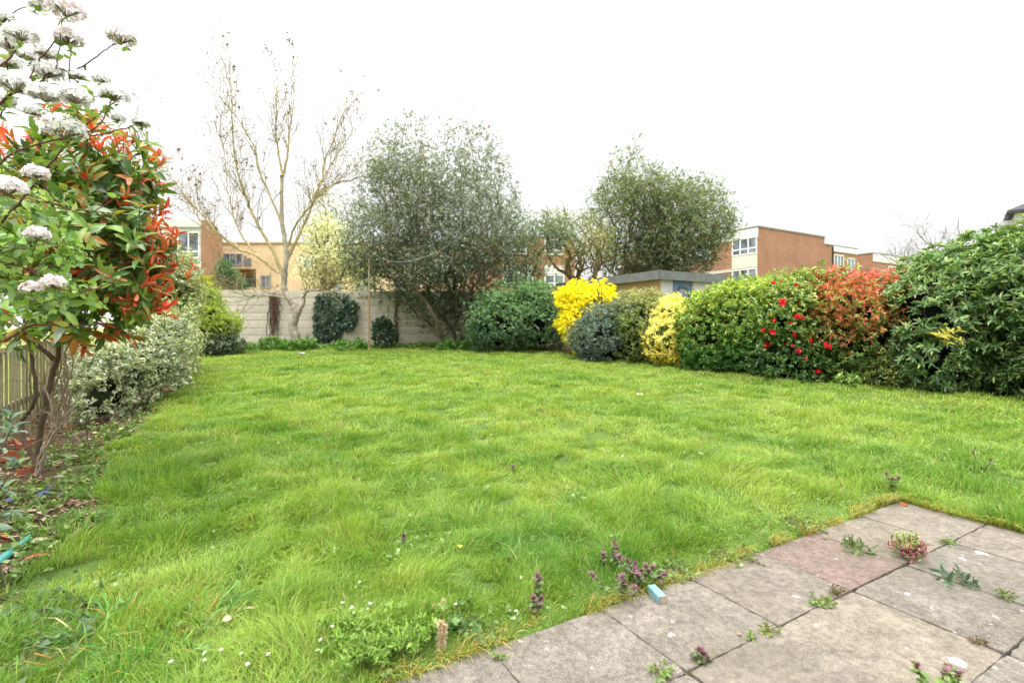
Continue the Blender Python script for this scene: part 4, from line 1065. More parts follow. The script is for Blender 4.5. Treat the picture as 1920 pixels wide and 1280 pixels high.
# buff brick flats behind the wall
cY = 46.0; cx = (405 - 960) / FPX * cY; gb = float(gz(cx, cY)); zt = 1.36 + 158 / FPX * cY - gb; u = cY / FPX
t = thing('buff_flats', 'long low buff brick flats with grey windows behind the concrete wall', 'building', (cx, cY, gb), 0)
def bu(px): return (px - 405) * u
def bz(py): return 1.36 + (HORIZON - py) * u - gb
G = Geo(); Lx = bu(905)
G.box((0, 0, -.3), (bu(437), 8, bz(504)), (.5, .5, .5)); G.box((bu(480), 0, -.3), (Lx, 8, bz(504)), (.5, .5, .5)); G.box((0, .0, bz(504)), (Lx, 8, zt), (.5, .5, .5)); G.box((bu(437), 1.6, -.3), (bu(480), 8, bz(504)), (.5, .5, .5)); G.box((bu(437), 0, -.3), (bu(480), 1.6, bz(538)), (.5, .5, .5))
G.build('wall', M_BUFF, t, world=False)
G = Geo(); G.box((-.08, -.1, zt), (Lx + .08, 8.1, zt + .14), hx('c9b898')); G.build('roof_edge', M_PAINT, t, world=False)
for (a, b_, c_, d_, n_) in [(419, 455, 475, 498, 3), (489, 508, 516, 540, 2), (622, 642, 518, 545, 2), (560, 590, 478, 500, 3), (670, 690, 518, 545, 2), (650, 685, 478, 500, 3), (740, 765, 518, 545, 2), (740, 775, 478, 500, 3)]:
    window(t, 'y', bu(a), bz(d_), bu(b_) - bu(a), bz(c_) - bz(d_), n_, 0, '9a9ea4')
window(t, 'y', bu(439), bz(538), .9, 1.2, 2, 0, '9a9ea4', off=1.6)
for (a, b_, c_, d_) in [(458, 471, 484, 499)]:
    G = Geo(); G.box((bu(a), -.05, bz(d_)), (bu(b_), -.003, bz(c_)), hx('85888e')); G.build('louvre', M_PAINT, t, world=False)
G = Geo(); G.box((bu(460), 1.5, bz(545)), (bu(472), 1.597, bz(511)), hx('85888e')); G.build('door', M_PAINT, t, world=False)
G = Geo()
for k in range(12): G.box((bu(437) + k * .18, -.03, bz(540)), (bu(437) + k * .18 + .03, .0 - .003, bz(524)), hx('70747a'))
G.box((bu(437), -.04, bz(524)), (bu(480), -.004, bz(522)), hx('70747a')); G.build('balcony_rail', M_PAINT, t, world=False)

# red brick house seen through the trees in the middle
cY = 42.0; cx = (880 - 960) / FPX * cY; gb = float(gz(cx, cY)); u = cY / FPX
t = brick_block('brick_terrace', 'red brick house with white windows half hidden by the hollies', (cx, cY, gb), 8.8, 8, 1.36 + 172 * u - gb, M_BRICK, rot=.08)
def tz(py): return 1.36 + (HORIZON - py) * u - gb
def tx(px): return (px - 880) * u
window(t, 'y', tx(1022), tz(476), 1.6, 1.35, 2); window(t, 'y', tx(943), tz(476), 2.0, 1.35, 3)
for (a, b_) in ((1022, 1060), (943, 1000)):
    G = Geo(); G.box((tx(a), -.05, tz(512)), (tx(b_), -.003, tz(496)), hx('ebebe8', .75)); G.build('cladding', M_PAINT, t, world=False)
    window(t, 'y', tx(a), tz(536), tx(b_) - tx(a), 1.0, 2)

# ------------------------------------------------------------------ clothes pole and washing line
b = G0(692, 657); Y = b[1]; Y = 18.5; bx = (692 - 960) / FPX * Y
G = Geo(); zg = float(gz(bx, Y)); pt = 1.36 + 150 / FPX * Y
t = thing('clothes_pole', 'tall thin rusty steel clothes-line pole at the far edge of the lawn', 'pole', (bx, Y, zg))
n = 14; zs = np.linspace(zg - .05, pt, n)
G.tube([(bx, Y, z) for z in zs], .03, 8, np.array([hx('b89468') if i < 5 else (hx('b89066') if i < 8 else hx('bdb29a')) for i in range(n)])); G.build('pole', M_RUST, t, smooth=True)
G = Geo(); a = np.linspace(0, 2 * PI, 13); G.tube([(bx + .0 + .05 * math.cos(q), Y - .03, pt - .1 + .05 * math.sin(q)) for q in a], .008, 5, hx('8a7a66')); G.build('ring', M_RUST, t, smooth=True)
P0 = np.array([bx, Y - .05, pt - .1]); P1 = np.array([2.6, 1.9, 5.6])
ctrl = []
for f, z in [(0, None), (.2, 3.35), (.42, 2.98), (.62, 3.2), (.8, 3.95), (1, 5.6)]:
    p = P0 + (P1 - P0) * f
    if z: p[2] = z
    ctrl.append(p)
Q, r = limb(ctrl, .0022, .0022, 8, 0); G = Geo(); G.tube(Q, r, 5, hx('dfe8e2', .8)); tag(G.build('washing_line', M_PLAST, smooth=True), 'pale green washing line sagging from the rusty pole towards the house', 'washing line')

# ------------------------------------------------------------------ picket fence on the near side
def fence():
    a0 = -2.14; s0, s1 = 6.6, 12.4
    x0, y0 = xy_of(a0, s0); x1, y1 = xy_of(a0, s1); rz = math.atan2(U2[1], U2[0])
    t = thing('picket_fence', 'weathered wooden picket fence behind the bare shrub stems', 'fence', (x0, y0, 0), rz)
    Ls = s1 - s0
    def zz(d): x, y = xy_of(a0, s0 + d); return float(gz(x, y))
    for k in range(int(Ls / .15)):
        d = k * .15 + random.uniform(-.01, .01); z = zz(d); G = Geo(); h = random.uniform(.98, 1.03)
        G.box((d, -.03, z + .02), (d + .05, -.012, z + h), hx(random.choice(['b0a884', 'a59c7c', '9a9070', 'b5b08a', '8c8264'])), None); G.build('picket', M_WOOD, t, world=False)
    for hz in (.25, .93):
        G = Geo()
        G.add([(0, -.008, zz(0) + hz), (Ls, -.008, zz(Ls) + hz), (Ls, .04, zz(Ls) + hz), (0, .04, zz(0) + hz), (0, -.008, zz(0) + hz + .08), (Ls, -.008, zz(Ls) + hz + .08), (Ls, .04, zz(Ls) + hz + .08), (0, .04, zz(0) + hz + .08)],
              [[[0, 3, 2, 1], [4, 5, 6, 7], [0, 1, 5, 4], [1, 2, 6, 5], [2, 3, 7, 6], [3, 0, 4, 7]]], hx('b3a97c')); G.build('rail', M_WOOD, t, world=False)
    for d in (.4, 2.2, 4.0, 5.7):
        G = Geo(); G.box((d, .042, zz(d) - .1), (d + .09, .13, zz(d) + 1.1), hx('a09474')); G.build('post', M_WOOD, t, world=False)
fence()

# ------------------------------------------------------------------ red-tipped photinia near the camera
def photinia():
    bx, by = G0(72, 888); zg = float(gz(bx, by))
    t = thing('photinia_shrub', 'big red and green leaved photinia shrub leaning over the near border', 'shrub', (bx, by, zg))
    Es = [E(20, 240, 300, 560, 4.3, .8), E(110, 290, 330, 600, 4.1, .65), E(-120, 120, 280, 560, 4.6, .9), E(60, 230, 520, 640, 4.0, .5), E(170, 268, 270, 420, 4.2, .45), E(195, 300, 400, 590, 4.0, .4), E(60, 280, 235, 380, 4.3, .5)]
    Es = [(np.array(c), np.array(r)) for c, r in Es]
    p, nn = shell(Es, 760, .5, 1.05, .14, .4, 8); p = p + .06 * rng.normal(size=p.shape)
    # skeleton
    S = Geo()
    base = np.array([bx, by, zg - .03])
    Q, r = limb([base, at(78, 800, 4.6), at(92, 730, 4.65), at(106, 676, 4.7), at(120, 600, 4.5), at(150, 520, 4.3)], .027, .018, 6, .006); S.tube(Q, r, 8, hx('6a5848'))
    Q2, r2 = limb([base + np.array([-.1, .12, 0]), at(40, 800, 4.8), at(66, 740, 4.8), at(55, 640, 4.9), at(30, 540, 5.0)], .02, .014, 6, .006); S.tube(Q2, r2, 7, hx('6a5848'))
    Q3, r3 = limb([at(106, 676, 4.7), at(60, 640, 4.6), at(10, 625, 4.5)], .024, .014, 6, .004); S.tube(Q3, r3, 6, hx('6a5848'))
    seeds = np.concatenate([Q[-10:], Q2[-8:]])
    nodes, par, tips = colonize([q for q in seeds], p[:330], .16, .3, .1, .015)
    skeleton_tubes(S, nodes, par, .0028, .45, .02, hx('7a4438')); S.build('trunk', M_BARK, t, smooth=True)
    # leaves: green old leaves everywhere, red new shoots on top and on the open side
    px = 960 + p[:, 0] / p[:, 1] * FPX; py = HORIZON - (p[:, 2] - CAM_H) / p[:, 1] * FPX
    redness = np.clip((px - 225) / 80, 0, 1) * .7 + np.clip((330 - py) / 60, 0, 1) * .42 + .17 + .42 * noise3(p, .5, 4)
    red = rng.random(len(p)) < np.clip(redness, .05, .97)
    ax = unit(nn * .6 + np.array([0, 0, .45]) + .3 * rng.normal(size=p.shape))
    GR = pal(('66863e', 4), ('54743a', 3), ('8ea64c', 3), ('96a884', 1.2), ('b09a4c', 1.2), ('c08048', .6), jit=.15)
    RE = pal(('e85f44', 4), ('d8503e', 3), ('ee8660', 2.5), ('e67a68', 1.5), ('cc7a40', 2), ('ac9048', 1.2), ('8ea24c', 1.2), jit=.2, gain=1.32)
    G = Geo(); q = p[~red]; whorls(G, T10, q, ax[~red], 8, .14, .05, 1.1, GR, .016); G.build('foliage', M_GLOSS, t)
    G = Geo(); q = p[red]; whorls(G, T10, q, ax[red], 8, .108, .034, .62, RE, .02); G.build('red_shoots', M_LEAF, t)
    # dense interior leaves
    pi_ = fill(Es, 330, 0, 1, 1, .45); G = Geo(); whorls(G, T10, pi_, rdir(len(pi_)), 6, .13, .05, 1.2, pal(('5a743c', 4), ('466238', 3), ('8c5a34', .8), ('b04a34', .9)), .012); G.build('inner_fill', M_GLOSS, t)
photinia()

# bare straggly stems below it
def straggly(label, px, py, stems, col):
    bx, by = G0(px, py); t = thing('bare_shrub', label, 'shrub', (bx, by, float(gz(bx, by)))); G = Geo(); tp = []
    for pts, Y, r in stems:
        Q, rr = limb([at(x, y, Y) for x, y in pts], r, r * .4, 5, .008); G.tube(Q, rr, 6, hx(col))
        for i in range(4, len(Q) - 1, 2):
            if random.random() < .6: twig(G, Q[i], unit(Q[i + 1] - Q[i] + rng.normal(size=3) * .5), random.uniform(.15, .4), r * .3, 1, hx(col), tp, 5, .5, .03, .3)
    G.build('stems', M_BARK, t, smooth=True)
straggly('bare straggly shrub with pale forking stems beside the photinia trunk', 70, 895, [([(68, 892), (85, 850), (105, 800), (130, 760)], 4.5, .016), ([(68, 892), (80, 840), (100, 800), (95, 760), (80, 715)], 4.5, .014), ([(105, 800), (85, 770), (70, 775)], 4.5, .008), ([(90, 830), (118, 790), (135, 755)], 4.48, .01)], 'b5a48c')
straggly('thin bare sapling with few twigs at the lawn edge', 178, 862, [([(178, 862), (166, 830), (162, 790), (166, 775)], 5.2, .008), ([(163, 800), (148, 788), (138, 782)], 5.2, .005), ([(163, 795), (180, 780), (190, 772)], 5.2, .005)], '7a6a50')
straggly('dense thicket of dead upright stems against the picket fence', 90, 800, [([(60 + i * 7 + random.uniform(-5, 5), 800 + random.uniform(-15, 10)), (62 + i * 7 + random.uniform(-8, 8), 740), (60 + i * 7.5 + random.uniform(-12, 12), 680), (62 + i * 7 + random.uniform(-16, 16), 640)], 5.7 + random.uniform(-.3, .4), random.uniform(.006, .016)) for i in range(11)], '93816a')

# ------------------------------------------------------------------ viburnum with white flower heads
def viburnum():
    Y = 2.75
    base = np.array([-3.75, 3.1, float(gz(-3.75, 3.1)) - .02])
    t = thing('viburnum_bush', 'white-flowered viburnum with thin dark arching branches reaching into view', 'shrub', tuple(base))
    heads = [(40, 65, 26, 0), (125, 18, 30, 0), (95, 5, 22, .1), (128, 72, 24, .1), (228, 70, 25, 0), (8, 35, 22, .2), (88, 100, 22, .2), (90, 135, 26, .1), (12, 115, 22, .2), (30, 160, 30, 0), (85, 178, 28, 0),
             (140, 182, 26, -.1), (215, 178, 24, .05), (190, 148, 14, .1), (145, 142, 12, .1), (120, 243, 36, -.05), (5, 190, 20, .1), (68, 325, 18, -.2), (15, 352, 26, -.3), (70, 440, 18, -.1), (100, 530, 18, -.1), (60, 540, 16, -.1),
             (72, 10, 16, .2), (50, 105, 18, .3), (265, 230, 14, .1), (222, 222, 12, .15), (20, 85, 20, .3), (65, 210, 16, .3)]
    S = Geo()
    root_pts = [(-3.75, 3.1, 0), (-3.7, 3.0, 1.0), (-3.5, 2.9, 1.6)]
    hubs = [at(-60, 480, 2.9), at(-30, 330, 2.85), at(-80, 620, 2.9), at(-40, 230, 2.8), at(-60, 120, 2.8)]
    for h in hubs:
        Q, r = limb([base, base + (h - base) * .5 + np.array([-.1, .05, .1]), h], .028, .014, 8, .006); S.tube(Q, r, 7, hx('6f5a4a'))
    brs = [([(-80, 620), (0, 640), (60, 610), (140, 612), (200, 605)], .016, 2.75), ([(-60, 480), (0, 420), (60, 350), (130, 265), (185, 215), (215, 190)], .011, 2.75), ([(-30, 330), (30, 285), (110, 262), (200, 250), (262, 232)], .009, 2.75),
           ([(-40, 230), (20, 178), (60, 165), (105, 130), (130, 134), (165, 118), (205, 88), (226, 74)], .010, 2.75), ([(-60, 120), (0, 125), (40, 80), (50, 66)], .010, 2.75), ([(-40, 230), (5, 210), (15, 150), (8, 60), (8, 38)], .007, 2.9),
           ([(60, 165), (62, 130), (100, 80), (112, 45), (120, 25)], .006, 2.75), ([(105, 130), (110, 100), (118, 35)], .005, 2.78), ([(130, 134), (132, 85), (130, 75)], .004, 2.8), ([(110, 262), (180, 240), (205, 195), (212, 184)], .005, 2.75),
           ([(-60, 480), (40, 500), (110, 540), (165, 545), (230, 520)], .008, 2.7), ([(-60, 480), (20, 460), (80, 455), (150, 470)], .008, 2.8), ([(-30, 330), (40, 360), (100, 380), (160, 400), (220, 370)], .007, 2.75),
           ([(150, 230), (140, 195), (132, 160), (130, 134)], .0035, 2.76), ([(140, 182), (180, 180), (208, 182)], .0035, 2.72), ([(20, 178), (60, 145), (85, 140)], .005, 2.85), ([(-60, 120), (-10, 60), (30, 20), (70, 12)], .006, 2.9)]
    limbs = []
    for pts, r0, Yb in brs:
        Q, r = limb([at(x, y, Yb + .03 * i) for i, (x, y) in enumerate(pts)], r0 * .75, .0024, 7, .002); S.tube(Q, r, 6, hx('7c5550')); limbs.append(Q)
    allp = np.concatenate(limbs)
    G = Geo()
    for (px, py, rad, dy) in heads:
        c = at(px, py, Y + dy); R_ = rad / FPX * Y * .92
        j = int(np.argmin(np.linalg.norm(allp - c, axis=1))); Q, r = limb([allp[j], (allp[j] + c) / 2 + np.array([0, 0, -.015]), c - np.array([0, 0, R_ * .5])], .0035, .0022, 4, 0); S.tube(Q, r, 5, hx('8a6a58'))
        H = Geo(); n = int(120 * min(1.3, rad / 22))
        d = rdir(n); d[:, 2] = np.abs(d[:, 2]) - .25; d = unit(d)
        tint = pal(('f6f2ee', 4), ('efe6e2', 3), ('ecdcd8', 1), jit=.04) if py < 300 and not (px > 110 and py < 90) else pal(('f4ecea', 3), ('ead8d6', 2), ('e4c8c4', .8), jit=.05)
        def tf(p_, n_=None): return np.clip(tint(p_) * np.array([1.25, 1.28, 1.33]), 0, .9)
        pc = c + d * R_ * np.array([1.0, 1.0, .72]) * rng.uniform(.82, 1.05, (n, 1))
        whorls(H, TDISC, pc, unit(d + .2 * rng.normal(size=d.shape)), 5, .0165, .0145, 1.25, tf, 0)
        # stalks of the umbel
        for q in pc[::4]: H.tube([c - np.array([0, 0, R_ * .55]), (q + c) / 2 - np.array([0, 0, R_ * .2]), q], .0014, 3, hx('a8a070'))
        H.build('flower_head', M_WHITE, t)
        m = 4; whorls(G, T10, np.tile(c - np.array([0, 0, R_ * .7]), (1, 1)), np.array([[0, -.2, .9]]), m, .055, .032, 1.3, pal(('7f9c4c', 3), ('9ab45c', 2)), .01)
    # small toothed leaves along the branches and a loose mass low down
    sel = allp[rng.random(len(allp)) < .28]; whorls(G, T10, sel, unit(rng.normal(size=sel.shape) + np.array([0, 0, .5])), 2, .05, .03, 1.0, pal(('86a04e', 3), ('a4b860', 2), ('6d8a44', 2)))
    El = [E(-100, 130, 420, 560, 2.85, .45), E(-60, 110, 330, 470, 2.9, .4), E(20, 165, 500, 600, 2.8, .3), E(60, 160, 420, 500, 2.85, .3), E(-100, 70, 540, 640, 2.9, .3)]
    El = [(np.array(c), np.array(r)) for c, r in El]
    q = fill(El, 330, .15, .3, 6, .5)
    whorls(G, T10, q, unit(rng.normal(size=q.shape) * .6 + np.array([.2, -.2, .6])), 4, .058, .035, 1.15, pal(('8fae52', 3), ('78984a', 3), ('a8c06a', 2), ('6a8a50', 2), ('9ab088', 1)), .012)
    nodes, par, tips = colonize([x for x in allp[::6]], q[:160], .1, .3, .05, .008); skeleton_tubes(S, nodes, par, .0016, .4, .006, hx('6a4c44'))
    G.build('foliage', M_LEAF, t); S.build('branches', M_BARK, t, smooth=True)
viburnum()

# dull long-leaved shrub at the very edge, close to the lens
bx, by = -2.72, 2.62
t = thing('broad_leaved_shrub', 'low shrub with long dull grey-green leaves at the near border edge', 'shrub', (bx, by, float(gz(bx, by))))
S = Geo(); G = Geo()
sp = [(25, 800), (35, 865), (8, 905), (-10, 830), (5, 960), (-20, 990), (-30, 900), (20, 780), (-50, 850)]
for i, (px, py) in enumerate(sp):
    p = at(px, py, 2.72 + .08 * math.sin(i * 2.1)); Q, r = limb([(bx + random.gauss(0, .05), by + random.gauss(0, .05), float(gz(bx, by)) - .01), (p + np.array([bx, by, .1])) / 2 + np.array([-.05, 0, .06]), p], .007, .003, 6, .003); S.tube(Q, r, 5, hx('6d6a4c'))
    whorls(G, T10, p[None], unit(p - np.array([bx - .2, by + .1, .1]))[None] + np.array([[0, 0, .3]]), 7, .105, .036, 1.15, pal(('6f8a72', 4), ('5a7560', 3), ('8fa694', 2), ('7c8f58', .6)), .008)
S.build('stems', M_BARK, t, smooth=True); G.build('foliage', M_GLOSS, t)

# ------------------------------------------------------------------ ground cover and leaf litter in the borders
def cover():
    G = Geo()
    def strip(n, fa, smin, smax, L, W, cols, zj=.05, T=T6, flat=.8):
        s = rng.uniform(smin, smax, n); a = fa(s, n); x, y = xy_of(a, s)
        p = np.stack([x, y, gz(x, y) + rng.random(n) * zj], 1)
        k = n2(x, y, .9, 61) + .6 * n2(x, y, .3, 62) > -.35
        p = p[k]; whorls(G, T, p, unit(rng.normal(size=p.shape) * .35 + np.array([0, 0, 1.])), 4, L, W, flat, pal(*cols, gain=1.1), .01)
    gr = [('7f9a52', 3), ('66843f', 3), ('95ad62', 2), ('a8b070', 1)]
    strip(1500, lambda s, n: lawn_left(s) - np.abs(rng.normal(0, .45, n)), 2.8, 16, .05, .032, gr)
    strip(500, lambda s, n: lawn_left(s) - np.abs(rng.normal(0, .35, n)), 1.6, 5, .045, .035, gr, .06)
    strip(900, lambda s, n: lawn_right(s) + .1 + np.abs(rng.normal(0, .35, n)), 2.5, 15, .06, .035, [('6d8446', 3), ('4f6838', 3), ('8a9a56', 1)])
    # clover, plantain and other broad leaves scattered through the turf
    n = 5200; x = rng.uniform(-7, 7, n); y = rng.uniform(1.8, 9, n); k = in_lawn(x, y) & (np.abs(x) < y * 1.1) & (n2(x, y, 1.1, 81) + .7 * n2(x, y, .3, 82) > .25) & (rng.random(n) < np.clip(1.6 - y / 6, .2, 1))
    x, y = x[k], y[k]; p = np.stack([x, y, gz(x, y) + rng.uniform(.02, .06, len(x))], 1)
    whorls(G, T10, p, unit(rng.normal(size=p.shape) * .3 + np.array([0, 0, 1.])), 3, .026, .021, 1.25, pal(('8fb060', 3), ('74984a', 3), ('a4bc84', 1.2), gain=1.05), .003)
    # strip of weeds under the end wall
    n = 1500; x = rng.uniform(-12.5, 1.0, n); y = wall_y(x) - np.abs(rng.normal(.15, .7, n)) - .1
    p = np.stack([x, y, gz(x, y) + rng.random(n) * .1], 1); whorls(G, T6, p, unit(rng.normal(size=p.shape) * .35 + np.array([0, 0, 1.])), 4, .11, .05, .8, pal(('7fa84e', 3), ('5f8a40', 3), ('97b862', 2)), .01)
    o = G.build('ground_cover', M_LEAF); o['kind'] = 'stuff'; o['label'] = 'low mixed weeds and ivy covering the border soil'; o['category'] = 'ground cover'
    G = Geo()
    def lit(n, fa, smin, smax, L):
        s = rng.uniform(smin, smax, n); a = fa(s, n); x, y = xy_of(a, s); p = np.stack([x, y, gz(x, y) + .006 + rng.random(n) * .02], 1)
        th = rng.random(n) * 6.28; d = np.stack([np.cos(th), np.sin(th), rng.normal(0, .2, n)], 1)
        put(G, T6, p, d, unit(rng.normal(size=(n, 3)) * .3 + np.array([0, 0, 1.])), L * rng.uniform(.5, 1.3, n), L * .45 * rng.uniform(.5, 1.3, n), pal(('8f7766', 3), ('a8917e', 3), ('6f5846', 3), ('bca894', 2), ('b56a4a', .7))(p))
    lit(1500, lambda s, n: lawn_left(s) - rng.random(n) * 1.6, 2.0, 10, .07)
    lit(900, lambda s, n: lawn_left(s) - .05 - rng.random(n) * .9, 2.6, 5.2, .065)
    lit(500, lambda s, n: lawn_right(s) + rng.random(n) * 1.0, 2, 14, .06)
    o = G.build('leaf_litter', M_LITTER); o['kind'] = 'stuff'; o['label'] = 'brown fallen leaf litter on the border soil'; o['category'] = 'leaf litter'
cover()

# pink flowers at the border
def pink_clump(px, py, label):
    x, y = G0(px, py); z = float(gz(x, y)); t = thing('pink_flower_clump', label, 'flowers', (x, y, z), group='pink flower clumps in the border')
    G = Geo(); L_ = Geo(); n = 7
    p = np.stack([x + rng.normal(0, .12, n), y + rng.normal(0, .1, n), np.zeros(n)], 1); p[:, 2] = gz(p[:, 0], p[:, 1]) + rng.uniform(.08, .2, n)
    axp = unit(np.array([0, -.4, 1.]) + .3 * rng.normal(size=p.shape))
    for k in range(n):
        G = Geo(); whorls(G, TDISC, p[k:k + 1], axp[k:k + 1], 6, .05, .045, 1.1, pal(('f0b4b4', 3), ('e89898', 2), ('f4d0c8', 2), jit=.08)); G.build('bloom', M_PETAL, t)
    q = p.copy(); q[:, 2] -= .06; whorls(L_, T6, q, np.tile([0, 0, 1.], (n, 1)), 5, .07, .03, 1.2, pal(('7d9050', 2), ('92a060', 1)))
    for a in p: L_.tube([(a[0], a[1], float(gz(a[0], a[1]))), a], .004, 4, hx('7a8a50'))
    L_.build('leaves', M_LEAF, t)
for i, (px, py, lab) in enumerate([(262, 745, 'pink flower clump nearest the variegated bush'), (285, 740, 'pink flower clump in the middle of the border cluster'), (304, 742, 'pink flower clump touching the lawn edge'), (282, 757, 'pink flower clump lowest in the border cluster'), (205, 762, 'pale pink flower clump under the low variegated bush')]):
    pink_clump(px, py, lab)

# ------------------------------------------------------------------ small weeds and flowers
def dead_nettle(px, py, label, n=3, h=.11, spread=.04, group='purple dead-nettles in the lawn', on=None, leaf=('7f9a58', '8a7a6a', 'a06a78')):
    x, y = G0(px, py)
    a, s = as_of(x, y); z = .012 if (s < 1.88 and a < 4.55) else float(gz(x, y))
    t = thing('dead_nettle', label, 'wildflower', (x, y, z), group=group)
    S = Geo(); Lf = Geo(); Fl = Geo()
    for i in range(n):
        hh = h * random.uniform(.7, 1.2); bx_, by_ = x + random.gauss(0, spread * .5), y + random.gauss(0, spread * .5)
        top = np.array([bx_ + random.gauss(0, spread), by_ + random.gauss(0, spread), z + hh])
        S.tube([(bx_, by_, z - .01), ((bx_ + top[0]) / 2, (by_ + top[1]) / 2, z + hh * .55), top], .0022, 4, hx('8a6a5a'))
        b0 = np.array([bx_, by_, z])
        for f, L_, cs in ((.45, .034, leaf[0]), (.7, .032, leaf[0]), (.88, .028, leaf[1]), (1.0, .022, leaf[2])):
            q = b0 + (top - b0) * f; whorls(Lf, T10, q[None], np.array([[0, 0, 1.]]), 5, L_, L_ * .75, 1.45 if f < .95 else 1.0, pal((cs, 3), (leaf[1], 1), gain=.95))
        q = np.array([b0 + (top - b0) * f for f in (.84, .93, .99)]); whorls(Fl, T4, q, np.tile([0, 0, 1.], (3, 1)), 5, .018, .008, .9, pal(('c078a8', 3), ('a85e92', 2), ('cc90b8', 1), gain=1.0))
    S.build('stem', M_LEAF, t); Lf.build('leaves', M_LEAF, t); Fl.build('flowers', M_PETAL, t)
for px, py, lab, n, h, sp in [
    (1200, 1100, 'large dead-nettle clump spilling onto the slab behind the blue block', 10, .11, .06), (1165, 1125, 'dead-nettle beside the big clump at the slab corner', 5, .12, .05), (1150, 1072, 'tall single dead-nettle in grass above the big clump', 2, .13, .03),
    (1010, 1120, 'dead-nettle pair standing at the middle of the patio edge', 2, .13, .02), (1003, 1150, 'short dead-nettle low at the middle of the patio edge', 2, .08, .02), (757, 1028, 'lone dead-nettle in the lawn above the fluffy tuft', 1, .12, .01),
    (1668, 922, 'dead-nettle in grass at the far patio corner', 3, .17, .04), (1838, 890, 'dead-nettle sprouting from open lawn beyond the patio', 2, .17, .03), (963, 885, 'tiny dead-nettle far out in the middle lawn', 1, .10, .01),
    (1130, 1068, 'small dead-nettle left of the tall single stem', 1, .10, .01), (1215, 970, 'dark dead-nettle tuft in the lawn hollow', 3, .06, .04), (1318, 1246, 'red-tinged dead-nettle in a slab joint at the near patio', 3, .045, .03)]:
    dead_nettle(px, py, lab.replace('left of', 'next to'), n, h, sp)
dead_nettle(1748, 1316, 'pink-topped dead-nettle rising at the near patio joint', 2, .10, .02, leaf=('86a850', '8fa85c', 'b07a90'))
dead_nettle(1794, 1316, 'dark-topped dead-nettle at the near patio joint beside the pink one', 2, .10, .02, leaf=('86a850', '8fa85c', '7a4a58'))

def joint_weed(name, px, py, label, n, k, L, W, cols, upb=.25, h=.02, rad=.08, T=T10, red=None, cat='weed'):
    x, y = G0(px, py); a, s = as_of(x, y); z = .015 if (s < 1.9 and a < 4.58) else float(gz(x, y))
    t = thing(name, label, cat, (x, y, z)); G = Geo(); S = Geo()
    th = rng.random(n) * 6.28; r = rad * np.sqrt(rng.random(n)); p = np.stack([x + r * np.cos(th), y + r * np.sin(th), z + .006 + h * rng.random(n)], 1)
    ax = unit(np.stack([np.cos(th), np.sin(th), np.zeros(n)], 1) * (1 - upb) + np.array([0, 0, upb + .25]) + .2 * rng.normal(size=p.shape)); whorls(G, T, p, ax, k, L, W, 1.0, pal(*cols, gain=.95), .004)
    for q in p: S.tube([(x, y, z - .005), ((x + q[0]) / 2, (y + q[1]) / 2, z + .006 + h * .4), q], .0018, 4, hx(red or '8a8a58'))
    G.build('leaves', M_LEAF, t); S.build('stems', M_LEAF, t)
joint_weed('willowherb_weed', 1703, 1048, 'red-stemmed weed with green tips growing from the patio joint', 46, 4, .035, .014, [('b86a70', 3), ('c88a80', 1.5), ('8fa85a', 3), ('a06058', 1.5)], .5, .09, .10, red='b85a5a')
x, y = G0(1703, 1050)
G = Geo(); t = bpy.data.objects[[o.name for o in bpy.data.objects if o.name.startswith('willowherb')][0]]
for dx in (-.06, -.02, .02, .055):
    z0 = .02; q = np.array([[x + dx, y + .01, z0 + f * .13] for f in np.linspace(.3, 1, 8)]); whorls(G, T10, q, np.tile([0, 0, 1.], (8, 1)), 4, .028, .010, 1.0, pal(('9ab45a', 3), ('7f9c4c', 2), ('b0a060', 1)))
    G.tube([(x + dx * .5, y, .01), (x + dx, y + .01, z0 + .13)], .002, 4, hx('b07060'))
G.build('shoots', M_LEAF, t)
joint_weed('dandelion_rosette', 1612, 1034, 'flat dandelion rosette beside the red-stemmed weed', 14, 3, .06, .016, [('7a9258', 3), ('93a86a', 2), ('5f7a48', 2)], .05, .015, .09)
joint_weed('dandelion_rosette', 1785, 1092, 'bluish green flat rosette alone on a slab', 13, 3, .065, .018, [('6f8f70', 3), ('88a482', 2), ('5a7858', 2)], .05, .015, .09)
joint_weed('clover_patch', 1537, 1138, 'small round-leaved weed in the joint near the pinkish slab', 18, 3, .022, .018, [('86a456', 3), ('a2b86c', 2)], .4, .015, .07)
joint_weed('dry_weed', 1568, 1120, 'small dried brown weed tuft at the slab corner', 20, 3, .025, .006, [('8a7a56', 3), ('6f6242', 2)], .4, .02, .04)
joint_weed('dry_weed', 1833, 1212, 'dried brown weed on a slab near the dark joint', 16, 3, .022, .006, [('9a7a5c', 3), ('85694c', 2)], .4, .012, .03)
joint_weed('moss_tuft', 1888, 1126, 'small pale green tuft on the outer slabs', 18, 3, .025, .008, [('9aa866', 3), ('7f9450', 2)], .3, .015, .05)
joint_weed('moss_tuft', 1440, 1188, 'yellow-green moss clump in the long patio joint', 14, 3, .02, .012, [('a8b060', 3), ('8f9a50', 2)], .3, .01, .05)
joint_weed('moss_tuft', 1410, 1204, 'tiny bright moss clump further down the long joint', 8, 3, .016, .010, [('94b058', 3), ('a8c068', 2)], .3, .01, .025)
joint_weed('moss_tuft', 1240, 1272, 'green tuft at the near end of the long joint', 22, 3, .022, .010, [('8fae58', 3), ('a8bc70', 2)], .4, .025, .05)
joint_weed('moss_tuft', 936, 1241, 'green sprig in the joint of the near patio edge', 12, 3, .018, .010, [('8fae58', 3), ('a8bc70', 2)], .4, .015, .03)
joint_weed('moss_tuft', 1778, 1022, 'small weed sprig in the far patio joint', 14, 3, .024, .012, [('8fae58', 3), ('a8bc70', 2)], .4, .02, .04)
